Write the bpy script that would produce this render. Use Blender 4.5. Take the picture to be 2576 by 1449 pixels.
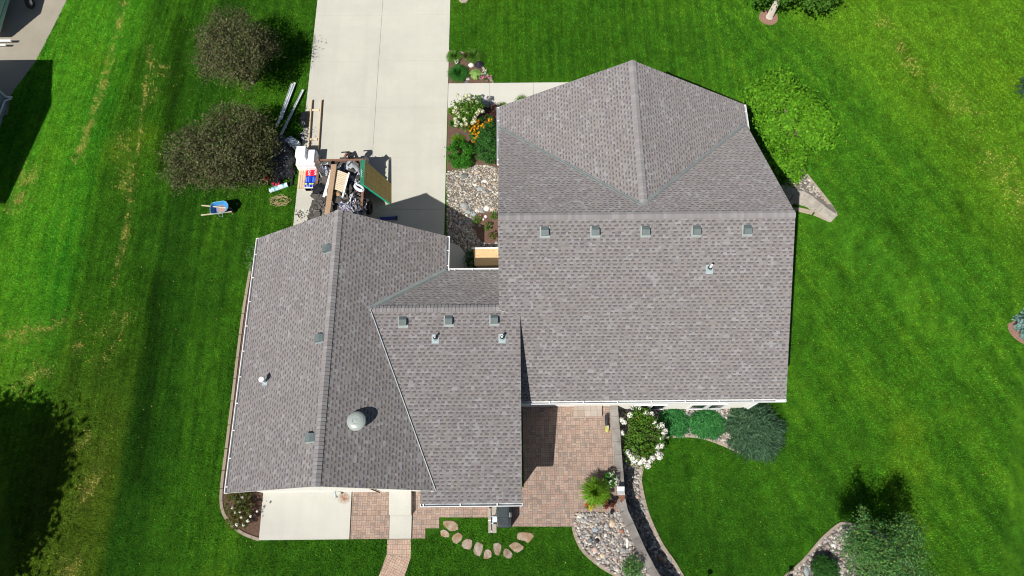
import bpy, math, random
import numpy as np
from mathutils import Vector, Matrix
R = math.radians
random.seed(7); rng = np.random.default_rng(7)
for o in list(bpy.data.objects): bpy.data.objects.remove(o)
S = bpy.context.scene

# ------------------------------------------------------------------ camera, sky, sun
CF, CT, CR, CH = 1779.62, 0.35274, -0.0097, 33.0          # focal length in 2576-px units, tilt, roll, height
VW, VH = 2576.0, 1449.0
cam = bpy.data.cameras.new('camera'); camo = bpy.data.objects.new('camera', cam); S.collection.objects.link(camo)
cam.sensor_width = 36.0; cam.lens = 36.0 * CF / VW; cam.clip_start = 0.5; cam.clip_end = 2000
camo.matrix_world = Matrix.Translation((0, 0, CH)) @ Matrix.Rotation(CT, 4, 'X') @ Matrix.Rotation(CR, 4, 'Z')
S.camera = camo
SUN_AZ, SUN_EL = R(37.3), R(50.4)                          # direction the shadows run (from +Y to +X), height
w = bpy.data.worlds.new('World'); S.world = w; w.use_nodes = True
nt = w.node_tree; bg = nt.nodes['Background']; sky = nt.nodes.new('ShaderNodeTexSky')
sky.sky_type = 'NISHITA'; sky.sun_disc = False; sky.sun_elevation = SUN_EL; sky.sun_rotation = SUN_AZ + math.pi
nt.links.new(sky.outputs[0], bg.inputs[0]); bg.inputs[1].default_value = 0.05
sl = bpy.data.lights.new('sun', 'SUN'); sl.energy = 5.0; sl.angle = R(0.53); sl.color = (1.0, 0.965, 0.90)
so = bpy.data.objects.new('sun', sl); S.collection.objects.link(so)
sdir = Vector((math.sin(SUN_AZ) * math.cos(SUN_EL), math.cos(SUN_AZ) * math.cos(SUN_EL), -math.sin(SUN_EL)))
so.rotation_euler = sdir.to_track_quat('-Z', 'Y').to_euler()
S.view_settings.view_transform = 'Standard'; S.view_settings.look = 'None'; S.view_settings.gamma = 1.0
S.view_settings.exposure = 0.32
S.render.engine = 'CYCLES'
S.cycles.filter_width = 1.05; S.cycles.max_bounces = 6; S.cycles.transparent_max_bounces = 8

# ------------------------------------------------------------------ ground height and picture -> ground lookup
def P(px, py, z=0.0):
    a, b = px - VW / 2, py - VH / 2; c, s = math.cos(CR), math.sin(CR)
    x, y = (a * c + b * s) / CF, -(-a * s + b * c) / CF
    d = (x, math.sin(CT) + y * math.cos(CT), -math.cos(CT) + y * math.sin(CT)); k = (z - CH) / d[2]
    return (k * d[0], k * d[1], z)
WALL_PX = [(1542.5, 1016), (1552, 1130), (1558.5, 1226), (1563, 1273), (1586, 1326), (1616, 1393), (1647.5, 1449), (1700, 1520), (1790, 1610)]
WALL = [P(*q)[:2] for q in WALL_PX]
def sstep(a, b, x):
    t = np.clip((x - a) / (b - a), 0, 1); return t * t * (3 - 2 * t)
NE0, NE1 = P(2005, 478)[:2], P(2100, 548)[:2]
def zfun(x, y):
    x = np.asarray(x, float); y = np.asarray(y, float)
    ys = np.array([q[1] for q in WALL])[::-1]; xs = np.array([q[0] for q in WALL])[::-1]
    xw = np.interp(y, ys, xs)
    sw_ = 0.12 + np.clip(-3.0 - y, 0, 60) * 0.8
    wx = sstep(-sw_, sw_, x - xw)
    k = (NE1[1] - NE0[1]) / (NE1[0] - NE0[0])
    yl = NE0[1] + k * (np.clip(x, NE0[0], NE1[0] + 6) - NE0[0]) - 0.12
    s = 0.12 + np.clip(x - NE0[0] + 0.5, 0, 30) * 0.42
    wy = 1 - sstep(-s, s, y - yl)
    return -1.0 * wx * wy
def G(px, py, dz=0.0):
    z = 0.0
    for _ in range(6): q = P(px, py, z); z = float(zfun(q[0], q[1]))
    q = P(px, py, z + dz); return q
def G2(px, py, dz=0.0):                                  # on the lower level for certain
    return P(px, py, -1.0 + dz)

# ------------------------------------------------------------------ node helpers
class N:
    def __init__(s, name):
        s.m = bpy.data.materials.new(name); s.m.use_nodes = True; s.t = s.m.node_tree; s.t.nodes.clear()
        s.out = s.t.nodes.new('ShaderNodeOutputMaterial'); s.b = s.t.nodes.new('ShaderNodeBsdfPrincipled')
        s.t.links.new(s.b.outputs[0], s.out.inputs[0]); s.b.inputs['Specular IOR Level'].default_value = 0.25
    def put(s, sock, v):
        if v is None: return
        if isinstance(v, bpy.types.NodeSocket): s.t.links.new(v, sock)
        else:
            if sock.type == 'RGBA' and len(v) == 3: v = (*v, 1)
            sock.default_value = v
    def n(s, typ, **kw):
        nd = s.t.nodes.new(typ)
        for k, v in kw.items(): setattr(nd, k, v)
        return nd
    def m_(s, op, a, b=0.0, c=0.0):
        nd = s.n('ShaderNodeMath', operation=op)
        s.put(nd.inputs[0], a); s.put(nd.inputs[1], b); s.put(nd.inputs[2], c); return nd.outputs[0]
    def mix(s, f, a, b, mode='MIX'):
        nd = s.n('ShaderNodeMix', data_type='RGBA', blend_type=mode)
        s.put(nd.inputs[0], f); s.put(nd.inputs[6], a); s.put(nd.inputs[7], b); return nd.outputs[2]
    def noise(s, scale, vec=None, detail=4, rough=.6, dim='3D'):
        nd = s.n('ShaderNodeTexNoise', noise_dimensions=dim); nd.inputs['Scale'].default_value = scale
        nd.inputs['Detail'].default_value = detail; nd.inputs['Roughness'].default_value = rough
        s.put(nd.inputs['Vector'], vec if vec is not None else s.obj()); return nd.outputs[0]
    def white(s, a, b=0.0, c=0.0):
        nd = s.n('ShaderNodeTexWhiteNoise'); s.put(nd.inputs[0], s.xyz(a, b, c)); return nd.outputs[0]
    def xyz(s, a=0.0, b=0.0, c=0.0):
        nd = s.n('ShaderNodeCombineXYZ'); s.put(nd.inputs[0], a); s.put(nd.inputs[1], b); s.put(nd.inputs[2], c); return nd.outputs[0]
    def sep(s, v):
        nd = s.n('ShaderNodeSeparateXYZ'); s.put(nd.inputs[0], v); return nd.outputs
    def obj(s):
        if not hasattr(s, '_o'): s._o = s.n('ShaderNodeTexCoord').outputs['Object']
        return s._o
    def pos(s):
        if not hasattr(s, '_p'): s._p = s.n('ShaderNodeNewGeometry').outputs['Position']
        return s._p
    def uv(s):
        if not hasattr(s, '_u'): s._u = s.n('ShaderNodeUVMap', uv_map='UVMap').outputs[0]
        return s._u
    def ramp(s, f, stops, const=False):
        nd = s.n('ShaderNodeValToRGB'); s.put(nd.inputs[0], f); e = nd.color_ramp.elements
        if const: nd.color_ramp.interpolation = 'CONSTANT'
        while len(e) < len(stops): e.new(0.5)
        for k, (p, c) in enumerate(stops): e[k].position = p; e[k].color = (*c, 1) if len(c) == 3 else c
        return nd.outputs[0]
    def maprange(s, v, a, b, c, d):
        nd = s.n('ShaderNodeMapRange'); s.put(nd.inputs[0], v)
        for i, q in enumerate((a, b, c, d)): nd.inputs[i + 1].default_value = q
        return nd.outputs[0]
    def bump(s, h, dist, strength=1.0):
        nd = s.n('ShaderNodeBump'); nd.inputs['Strength'].default_value = strength; nd.inputs['Distance'].default_value = dist
        s.put(nd.inputs['Height'], h); s.put(s.b.inputs['Normal'], nd.outputs[0])
    def col(s, c, rough=.85, spec=None, metal=None):
        if isinstance(rough, float) and rough >= .9 and 'Diffuse Roughness' in s.b.inputs: s.b.inputs['Diffuse Roughness'].default_value = .6
        s.put(s.b.inputs['Base Color'], c); s.put(s.b.inputs['Roughness'], rough)
        if spec is not None: s.b.inputs['Specular IOR Level'].default_value = spec
        if metal is not None: s.b.inputs['Metallic'].default_value = metal
        return s.m
MATS = {}
def plain(name, c, rough=.8, amt=.18, scale=6.0, spec=.25, metal=0.0, bscale=None, bdist=.01, c2=None):
    if name in MATS: return MATS[name]
    n = N(name); f = n.noise(scale, detail=6)
    lo = tuple(q * (1 - amt) for q in c); hi = tuple(min(1, q * (1 + amt)) for q in (c2 or c))
    f = n.maprange(f, .3, .7, 0, 1)
    MATS[name] = n.col(n.mix(f, lo, hi), rough, spec, metal)
    if bscale: n.bump(n.noise(bscale, detail=5), bdist)
    return n.m
def leafmat(name, cols, rough=.55, trans=.25, spec=.3):
    spec = min(spec, .10); rough = max(rough, .6)
    n = N(name); u = n.sep(n.uv()); k = len(cols)
    c = n.ramp(u[0], [(i / (k - 1), q) for i, q in enumerate(cols)])
    c = n.mix(n.m_('MULTIPLY', u[1], .45), c, (0.0, 0.0, 0.0))
    n.col(c, rough, spec)
    tr = n.n('ShaderNodeBsdfTranslucent'); n.put(tr.inputs[0], c)
    ms = n.n('ShaderNodeMixShader'); ms.inputs[0].default_value = trans
    n.t.links.new(n.b.outputs[0], ms.inputs[1]); n.t.links.new(tr.outputs[0], ms.inputs[2]); n.t.links.new(ms.outputs[0], n.out.inputs[0])
    return n.m

# ------------------------------------------------------------------ mesh helpers
ORG = {}
def org(p): return Vector(ORG.get(p.name, (0, 0, 0))) if p else Vector((0, 0, 0))
class MB:
    def __init__(s): s.v = []; s.f = []; s.uvs = []; s.mi = []
    def face(s, pts, uv=None, mi=0):
        k = len(s.v); s.v += [tuple(p) for p in pts]; s.f.append(tuple(range(k, k + len(pts))))
        s.uvs.append(uv or [(0.5, 0.0)] * len(pts)); s.mi.append(mi)
    def prism(s, poly, z0, z1, mi=0, mside=None, uv=None):
        n = len(poly); a = sum(poly[i][0] * poly[(i + 1) % n][1] - poly[(i + 1) % n][0] * poly[i][1] for i in range(n))
        if a < 0: poly = poly[::-1]
        f0 = z0 if callable(z0) else (lambda x, y: z0); f1 = z1 if callable(z1) else (lambda x, y: z1)
        t = [(p[0], p[1], f1(p[0], p[1])) for p in poly]; b = [(p[0], p[1], f0(p[0], p[1])) for p in poly]
        s.face(t, uv, mi); s.face(b[::-1], uv, mi)
        for i in range(n):
            j = (i + 1) % n; s.face([b[i], b[j], t[j], t[i]], [uv[0]] * 4 if uv else None, mi if mside is None else mside)
    def obox(s, c, ax, ay, az, mi=0, uv=None):            # oriented box: centre and half-axes
        c, ax, ay, az = map(Vector, (c, ax, ay, az))
        q = [c + ax * i + ay * j + az * k for k in (-1, 1) for j in (-1, 1) for i in (-1, 1)]
        for f in ((0, 2, 3, 1), (4, 5, 7, 6), (0, 1, 5, 4), (2, 6, 7, 3), (0, 4, 6, 2), (1, 3, 7, 5)): s.face([q[i] for i in f], [uv] * 4 if uv else None, mi)
    def box(s, c, size, rz=0.0, mi=0, uv=None):
        cs, sn = math.cos(rz), math.sin(rz)
        s.obox(c, Vector((cs, sn, 0)) * size[0] / 2, Vector((-sn, cs, 0)) * size[1] / 2, (0, 0, size[2] / 2), mi, uv)
    def beam(s, a, b, wd, ht, mi=0, up=(0, 0, 1)):
        a, b = Vector(a), Vector(b); d = b - a; l = d.length; d.normalize(); sx = d.cross(Vector(up)); sx.normalize(); u = sx.cross(d)
        s.obox((a + b) / 2, d * l / 2, sx * wd / 2, u * ht / 2, mi)
    def tube(s, pts, r, n=8, mi=0, caps=True):
        pts = [Vector(p) for p in pts]; rings = []; rr = r if isinstance(r, (list, tuple)) else [r] * len(pts); prev = None
        for i, p in enumerate(pts):
            d = (pts[min(i + 1, len(pts) - 1)] - pts[max(i - 1, 0)]).normalized()
            ref = prev if prev is not None else (Vector((1, 0, 0)) if abs(d.x) < .9 else Vector((0, 1, 0)))
            a = (ref - d * ref.dot(d)); a.normalize(); prev = a; b = d.cross(a)
            rings.append([p + (a * math.cos(2 * math.pi * k / n) + b * math.sin(2 * math.pi * k / n)) * rr[i] for k in range(n)])
        for i in range(len(pts) - 1):
            for k in range(n): s.face([rings[i][k], rings[i][(k + 1) % n], rings[i + 1][(k + 1) % n], rings[i + 1][k]], None, mi)
        if caps: s.face(rings[0][::-1], None, mi); s.face(rings[-1], None, mi)
    def lathe(s, c, prof, n=24, mi=0, axis=None):
        c = Vector(c); q = Vector((0, 0, 1)).rotation_difference(Vector(axis)) if axis else None
        pt = lambda r, z, k: c + ((q @ Vector((r * math.cos(2 * math.pi * k / n), r * math.sin(2 * math.pi * k / n), z))) if q else Vector((r * math.cos(2 * math.pi * k / n), r * math.sin(2 * math.pi * k / n), z)))
        for (r0, z0), (r1, z1) in zip(prof, prof[1:]):
            for k in range(n):
                f = [pt(r0, z0, k), pt(r0, z0, k + 1), pt(r1, z1, k + 1), pt(r1, z1, k)]
                if r1 < 1e-6: f = f[:3]
                elif r0 < 1e-6: f = [f[0], f[2], f[3]]
                s.face(f, None, mi)
    def stone(s, c, r, seed=None, uv=None, mi=0, sub=1):
        vs, fs = ICO[sub]; rx, ry, rz = r; a = random.uniform(0, 6.28); ca, sa = math.cos(a), math.sin(a)
        k = len(s.v); ph = [random.uniform(0, 6.28) for _ in range(6)]
        for x, y, z in vs:
            d = 1 + .13 * math.sin(2.3 * x + ph[0]) + .12 * math.sin(2.7 * y + ph[1]) + .1 * math.sin(3.1 * z + ph[2]) + .07 * math.sin(5 * x + 4 * y + ph[3])
            X, Y = x * rx * d, y * ry * d; s.v.append((c[0] + X * ca - Y * sa, c[1] + X * sa + Y * ca, c[2] + z * rz * d))
        u = uv or (random.random(), random.random())
        for f in fs: s.f.append(tuple(i + k for i in f)); s.uvs.append([u] * 3); s.mi.append(mi)
    def build(s, name, mats, parent=None, smooth=False, loc=None):
        mats = mats if isinstance(mats, (list, tuple)) else [mats]
        o_ = org(parent) if parent else Vector(loc if loc is not None else (0, 0, 0))
        if parent is None and loc is None and s.v:
            a = np.array(s.v); o_ = Vector((a[:, 0].mean(), a[:, 1].mean(), a[:, 2].min()))
        me = bpy.data.meshes.new(name)
        me.from_pydata([(v[0] - o_.x, v[1] - o_.y, v[2] - o_.z) for v in s.v], [], s.f)
        ul = me.uv_layers.new(name='UVMap'); ul.data.foreach_set('uv', [c for f in s.uvs for p in f for c in p])
        for m in mats: me.materials.append(m)
        me.polygons.foreach_set('material_index', s.mi); 
        if smooth: me.polygons.foreach_set('use_smooth', [True] * len(s.f))
        me.update(); o = bpy.data.objects.new(name, me); S.collection.objects.link(o)
        if parent: o.parent = parent
        else: o.location = o_
        ORG[o.name] = tuple(o_); return o
def ico(sub):
    t = (1 + 5 ** .5) / 2; v = [Vector(q).normalized() for q in ((-1, t, 0), (1, t, 0), (-1, -t, 0), (1, -t, 0), (0, -1, t), (0, 1, t), (0, -1, -t), (0, 1, -t), (t, 0, -1), (t, 0, 1), (-t, 0, -1), (-t, 0, 1))]
    f = [(0, 11, 5), (0, 5, 1), (0, 1, 7), (0, 7, 10), (0, 10, 11), (1, 5, 9), (5, 11, 4), (11, 10, 2), (10, 7, 6), (7, 1, 8), (3, 9, 4), (3, 4, 2), (3, 2, 6), (3, 6, 8), (3, 8, 9), (4, 9, 5), (2, 4, 11), (6, 2, 10), (8, 6, 7), (9, 8, 1)]
    for _ in range(sub):
        c = {}; g = []
        def mid(a, b):
            k = (min(a, b), max(a, b))
            if k not in c: v.append(((v[a] + v[b]) / 2).normalized()); c[k] = len(v) - 1
            return c[k]
        for a, b, d in f: x, y, z = mid(a, b), mid(b, d), mid(d, a); g += [(a, x, z), (b, y, x), (d, z, y), (x, y, z)]
        f = g
    return [tuple(q) for q in v], f
ICO = [ico(0), ico(1), ico(2)]
def tag(o, label, cat, group=None, kind=None):
    if label: o['label'] = label
    if cat: o['category'] = cat
    if group: o['group'] = group
    if kind: o['kind'] = kind
    return o
def thing(name, label, cat, loc, group=None):
    o = bpy.data.objects.new(name, None); S.collection.objects.link(o); o.location = loc; o.empty_display_size = .2
    ORG[o.name] = tuple(loc); return tag(o, label, cat, group)
def struct(o, kind='structure', label=None, cat=None):
    o['kind'] = kind
    if label: o['label'] = label
    if cat: o['category'] = cat
    return o
def quads(name, V, UV, mat, parent=None, loc=None, smooth=False):   # V: (n,4,3) array of loose quads
    n = len(V); o_ = np.array(org(parent) if parent else (loc if loc is not None else (V[..., 0].mean(), V[..., 1].mean(), V[..., 2].min())))
    me = bpy.data.meshes.new(name); me.vertices.add(n * 4); me.loops.add(n * 4); me.polygons.add(n)
    me.vertices.foreach_set('co', (V - o_).reshape(-1).astype(np.float32)); me.loops.foreach_set('vertex_index', np.arange(n * 4, dtype=np.int32))
    me.polygons.foreach_set('loop_start', np.arange(0, n * 4, 4, dtype=np.int32)); me.polygons.foreach_set('loop_total', np.full(n, 4, np.int32))
    ul = me.uv_layers.new(name='UVMap'); ul.data.foreach_set('uv', np.repeat(UV, 4, axis=0).reshape(-1).astype(np.float32))
    me.materials.append(mat); me.update(calc_edges=True); me.validate()
    o = bpy.data.objects.new(name, me); S.collection.objects.link(o)
    if parent: o.parent = parent
    else: o.location = o_
    ORG[o.name] = tuple(o_); return o
def unit(a): return a / np.maximum(np.linalg.norm(a, axis=-1, keepdims=True), 1e-9)
def leafcards(C, Nrm, L, Wd, dirs=None, droop=0.0):
    n = len(C); Nrm = unit(Nrm); d = rng.normal(size=(n, 3)) if dirs is None else dirs
    d = unit(d - (d * Nrm).sum(1, keepdims=True) * Nrm); s = np.cross(Nrm, d)
    L = np.asarray(L).reshape(-1, 1); Wd = np.asarray(Wd).reshape(-1, 1)
    a = C - d * L / 2; t = C + d * L / 2 + np.array([0, 0, -1.0]) * droop * L
    return np.stack([a, C + s * Wd / 2 - d * L * .05, t, C - s * Wd / 2 - d * L * .05], 1)
def crown_points(blobs, n, clump=.28, shell=.62, nclump=None):
    """leaf centres and outward directions gathered in clumps over the upper shell of several ellipsoids"""
    vol = np.array([b[1][0] * b[1][1] for b in blobs]); vol = vol / vol.sum(); C = []; D = []
    for b, q in zip(blobs, vol):
        k = max(30, int(n * q)); c0 = np.array(b[0]); r = np.array(b[1]); m = nclump or max(34, int(60 * r[0] * r[1]))
        d = unit(rng.normal(size=(m, 3))); d[:, 2] = np.where(d[:, 2] < -.35, -d[:, 2] * .6, d[:, 2]); d = unit(d)
        rad = shell + (1 - shell) * rng.random((m, 1)) ** .6; rad *= rng.uniform(.86, 1.1, (m, 1)); cc = d * rad
        i = rng.integers(0, m, k); off = rng.normal(size=(k, 3)) * clump * rng.uniform(.5, 1.2, (m, 1))[i]
        p = cc[i] * r + off * min(1, r.mean() * 1.7); C.append(c0 + p); D.append(unit(p / r + .001))
    return np.concatenate(C), np.concatenate(D)
def ruv(n, light=None):
    u = np.stack([rng.random(n), rng.random(n)], 1)
    return u
# ------------------------------------------------------------------ materials
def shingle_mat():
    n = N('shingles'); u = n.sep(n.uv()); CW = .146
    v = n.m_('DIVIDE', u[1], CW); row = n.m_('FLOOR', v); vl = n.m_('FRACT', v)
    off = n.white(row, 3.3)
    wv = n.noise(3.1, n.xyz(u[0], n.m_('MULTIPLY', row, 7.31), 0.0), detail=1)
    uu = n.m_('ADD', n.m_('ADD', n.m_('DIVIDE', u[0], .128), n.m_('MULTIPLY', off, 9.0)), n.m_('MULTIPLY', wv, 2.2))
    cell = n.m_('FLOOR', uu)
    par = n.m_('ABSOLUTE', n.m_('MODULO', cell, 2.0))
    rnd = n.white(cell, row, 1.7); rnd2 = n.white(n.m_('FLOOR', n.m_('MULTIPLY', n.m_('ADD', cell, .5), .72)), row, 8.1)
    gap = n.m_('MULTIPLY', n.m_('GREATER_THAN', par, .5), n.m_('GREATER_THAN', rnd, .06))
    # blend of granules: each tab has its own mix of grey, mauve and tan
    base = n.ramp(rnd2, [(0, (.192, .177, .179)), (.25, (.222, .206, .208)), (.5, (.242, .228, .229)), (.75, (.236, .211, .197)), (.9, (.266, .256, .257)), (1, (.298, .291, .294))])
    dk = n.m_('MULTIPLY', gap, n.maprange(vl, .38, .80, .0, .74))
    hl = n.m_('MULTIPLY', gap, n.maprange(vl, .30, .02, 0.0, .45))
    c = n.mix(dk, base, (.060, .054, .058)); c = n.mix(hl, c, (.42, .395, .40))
    edge = n.maprange(vl, .90, 1.0, 0.0, .5); c = n.mix(edge, c, (.06, .055, .06))  # dark line painted as the shadow cast by the course above
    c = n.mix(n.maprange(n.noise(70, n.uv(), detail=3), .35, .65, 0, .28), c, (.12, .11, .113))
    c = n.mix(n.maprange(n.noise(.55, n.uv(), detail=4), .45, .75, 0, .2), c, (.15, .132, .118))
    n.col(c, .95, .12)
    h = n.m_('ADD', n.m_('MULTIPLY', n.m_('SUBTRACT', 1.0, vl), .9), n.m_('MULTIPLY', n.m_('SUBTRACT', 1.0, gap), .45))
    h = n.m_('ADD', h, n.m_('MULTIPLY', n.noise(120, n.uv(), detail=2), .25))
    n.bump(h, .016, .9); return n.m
def cap_mat():
    n = N('ridge_cap_shingles'); u = n.sep(n.uv()); k = n.m_('FLOOR', u[0]); fr = n.m_('FRACT', u[0])
    c = n.ramp(n.white(k, 2.2), [(0, (.222, .208, .211)), (.5, (.244, .230, .233)), (1, (.276, .268, .272))])
    c = n.mix(n.maprange(fr, .90, 1.0, 0, .35), c, (.07, .065, .07))
    c = n.mix(n.maprange(n.noise(60, detail=3), .35, .65, 0, .25), c, (.14, .13, .13)); n.col(c, .95, .12); return n.m
def paver_mat(name, cols, cell=.205, joint=.035, rot=0.0, scale2=True):
    n = N(name); p = n.sep(n.pos()); cs, sn = math.cos(rot), math.sin(rot)
    x = n.m_('ADD', n.m_('MULTIPLY', p[0], cs / cell), n.m_('MULTIPLY', p[1], sn / cell)); y = n.m_('ADD', n.m_('MULTIPLY', p[0], -sn / cell), n.m_('MULTIPLY', p[1], cs / cell))
    i, j = n.m_('FLOOR', x), n.m_('FLOOR', y); fx, fy = n.m_('FRACT', x), n.m_('FRACT', y)
    if scale2:
        par = n.m_('ABSOLUTE', n.m_('MODULO', n.m_('ADD', i, j), 2.0))
        sp = n.m_('ADD', n.m_('MULTIPLY', par, fx), n.m_('MULTIPLY', n.m_('SUBTRACT', 1.0, par), fy)); half = n.m_('GREATER_THAN', sp, .5)
        e3 = n.m_('ABSOLUTE', n.m_('SUBTRACT', sp, .5))
    else: half = 0.0; e3 = 1.0
    ex = n.m_('MINIMUM', fx, n.m_('SUBTRACT', 1.0, fx)); ey = n.m_('MINIMUM', fy, n.m_('SUBTRACT', 1.0, fy))
    e = n.m_('MINIMUM', n.m_('MINIMUM', ex, ey), e3)
    r = n.white(i, j, half); k = len(cols)
    c = n.ramp(r, [(q / (k - 1), cc) for q, cc in enumerate(cols)])
    c = n.mix(n.maprange(n.noise(1.2, n.pos(), detail=4), .4, .7, 0, .3), c, (.22, .17, .14))
    c = n.mix(n.maprange(n.noise(45, n.pos(), detail=3), .35, .65, 0, .22), c, (.10, .08, .07))
    jm = n.m_('LESS_THAN', e, joint); c = n.mix(n.m_('MULTIPLY', jm, .62), c, (.10, .075, .062))
    n.col(c, .9, .15); n.bump(n.maprange(e, 0, joint * 1.6, 0, 1), .006); return n.m
def concrete_mat(name, c, stain=.18):
    n = N(name); a = n.noise(.5, n.pos(), detail=6, rough=.65); b = n.noise(22, n.pos(), detail=5)
    st = n.sep(n.pos()); sw = n.noise(.9, n.xyz(n.m_('MULTIPLY', st[0], .22), n.m_('MULTIPLY', st[1], 1.6), 0.0), detail=4)
    q = n.mix(n.maprange(a, .35, .72, 0, stain * 2), c, tuple(k * .72 for k in c))
    q = n.mix(n.maprange(sw, .45, .75, 0, stain * 1.3), q, tuple(k * .80 for k in c))
    ty = n.noise(1.0, n.xyz(n.m_('MULTIPLY', st[0], 1.7), n.m_('MULTIPLY', st[1], .10), 0.0), detail=5)
    q = n.mix(n.maprange(ty, .48, .72, 0, stain * 1.2), q, tuple(k * .74 for k in c))
    sp = n.noise(2.6, n.pos(), detail=6, rough=.7); q = n.mix(n.maprange(sp, .66, .74, 0, .35), q, tuple(k * .6 for k in c))
    q = n.mix(n.maprange(b, .3, .7, 0, .16), q, tuple(k * .55 for k in c))
    n.col(q, .9, .2); n.bump(n.noise(140, n.pos(), detail=3), .002); return n.m
def gravel_mat(name, cols):
    n = N(name); u = n.sep(n.uv()); k = len(cols)
    c = n.ramp(u[0], [(i / (k - 1), q) for i, q in enumerate(cols)])
    c = n.mix(n.maprange(n.noise(30, n.pos(), detail=4), .35, .65, 0, .3), c, (.12, .11, .10))
    c = n.mix(n.m_('MULTIPLY', u[1], .35), c, (.1, .09, .08)); n.col(c, .85, .25); return n.m
M = {}
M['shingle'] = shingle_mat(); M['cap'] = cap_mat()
M['flash'] = plain('valley_metal', (.235, .265, .26), .55, .15, 3.0, .4)
M['flash_bright'] = plain('bright_valley_metal', (.33, .35, .35), .4, .12, 3.0, .5)
M['vent'] = plain('grey_green_vent_metal', (.115, .142, .142), .5, .12, 4.0, .4)
M['flange'] = plain('pipe_flange_metal', (.27, .335, .35), .5, .15, 8.0, .4)
M['white'] = plain('white_metal', (.72, .72, .73), .45, .04, 3.0, .4)
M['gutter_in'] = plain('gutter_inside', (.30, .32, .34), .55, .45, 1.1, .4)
M['siding'] = None
def siding():
    n = N('cream_siding'); p = n.sep(n.pos()); f = n.m_('FRACT', n.m_('DIVIDE', p[2], .11))
    c = n.mix(n.maprange(f, 0.0, .1, .45, 0), (.74, .72, .66), (.35, .34, .31)); c = n.mix(n.maprange(n.noise(2.0), .4, .7, 0, .15), c, (.55, .53, .48))
    n.col(c, .6, .3); n.bump(n.m_('SUBTRACT', 1.0, f), .012); return n.m
M['siding'] = siding()
M['soffit'] = plain('soffit', (.70, .69, .66), .6, .05)
M['black'] = plain('black_rubber', (.022, .022, .025), .55, .25, 9, .35)
M['pvc'] = plain('white_pipe', (.82, .82, .82), .35, .03)
M['galv'] = plain('galvanised_metal', (.42, .47, .48), .38, .2, 14, .5, .35)
M['glass'] = None
def glass():
    n = N('window_glass'); n.col((.015, .022, .024), .04, .6); return n.m
M['glass'] = glass()
M['concrete'] = concrete_mat('driveway_concrete', (.50, .488, .428), .2)
M['concrete_w'] = concrete_mat('pale_concrete', (.54, .532, .485), .2)
M['walk'] = concrete_mat('walk_concrete', (.52, .51, .46), .14)
M['curb'] = concrete_mat('edging_concrete', (.36, .30, .235), .25)
M['soil'] = plain('joint_soil', (.06, .05, .04), 1.0)
M['pavers'] = paver_mat('brick_pavers', [(.27, .21, .18), (.36, .265, .212), (.41, .305, .242), (.44, .34, .278), (.395, .26, .205), (.32, .275, .245)])
M['pavers_path'] = paver_mat('path_pavers', [(.45, .33, .26), (.52, .385, .30), (.56, .41, .32), (.48, .32, .25)], rot=.0)
M['pavers_tilt'] = paver_mat('path_pavers_turned', [(.45, .33, .26), (.52, .385, .30), (.56, .41, .32), (.48, .32, .25)], rot=-.43)
M['step_paver'] = paver_mat('step_pavers', [(.36, .29, .24), (.42, .33, .27), (.40, .36, .32), (.45, .38, .33)], cell=.30, scale2=False, joint=.02)
def mulch():
    n = N('bark_mulch'); a = n.noise(38, n.pos(), detail=6, rough=.75); b = n.noise(1.5, n.pos())
    c = n.ramp(a, [(.3, (.035, .022, .018)), (.5, (.125, .075, .055)), (.62, (.19, .125, .10)), (.75, (.32, .235, .20))])
    c = n.mix(n.maprange(b, .4, .7, 0, .3), c, (.22, .13, .10)); n.col(c, 1.0, .05); n.bump(a, .04); return n.m
M['mulch'] = mulch()
def ringmulch():
    n = N('reddish_mulch'); a = n.noise(30, n.pos(), detail=6, rough=.75)
    c = n.ramp(a, [(.3, (.11, .055, .042)), (.5, (.235, .135, .10)), (.7, (.36, .25, .2))]); n.col(c, 1.0, .05); n.bump(a, .03); return n.m
M['mulch_red'] = ringmulch()
def subgravel():
    n = N('gravel_base'); a = n.noise(45, n.pos(), detail=5, rough=.7)
    c = n.ramp(a, [(.3, (.035, .03, .027)), (.5, (.13, .115, .1)), (.7, (.30, .27, .24))]); n.col(c, .95, .1); n.bump(a, .03); return n.m
M['gbase'] = subgravel()
M['gravel'] = gravel_mat('river_gravel', [(.17, .14, .11), (.36, .30, .22), (.47, .41, .32), (.56, .52, .44), (.25, .25, .26), (.40, .28, .19), (.70, .67, .61), (.14, .14, .15)])
M['gravel2'] = gravel_mat('mixed_gravel', [(.13, .125, .13), (.31, .28, .26), (.42, .36, .29), (.55, .51, .47), (.19, .20, .22), (.38, .26, .19), (.66, .63, .58), (.24, .225, .22)])
WOOD = {}
def wood(name, c, stripe=None, axis='x'):
    n = N(name); p = n.sep(n.obj()); g = n.noise(3.0, n.xyz(n.m_('MULTIPLY', p[0], 1.0), n.m_('MULTIPLY', p[1], 6.0), p[2]), detail=5)
    q = n.mix(n.maprange(g, .35, .65, 0, .45), c, tuple(k * .55 for k in c)); n.col(q, .75, .2); return n.m
M['wood'] = wood('pine_lumber', (.62, .48, .32)); M['tan'] = wood('tan_board', (.40, .27, .17)); M['whiteboard'] = plain('white_trim_board', (.80, .79, .76), .5, .05)
M['palewood'] = wood('pale_slats', (.70, .58, .42))
def osb():
    n = N('osb'); a = n.noise(28, n.obj(), detail=3); b = n.noise(9, n.obj(), detail=5)
    c = n.ramp(a, [(.3, (.27, .15, .07)), (.45, (.54, .36, .18)), (.6, (.66, .48, .27)), (.72, (.74, .58, .37))])
    c = n.mix(n.maprange(b, .55, .7, 0, .35), c, (.35, .2, .09)); n.col(c, .8, .15); return n.m
M['osb'] = osb()
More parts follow.
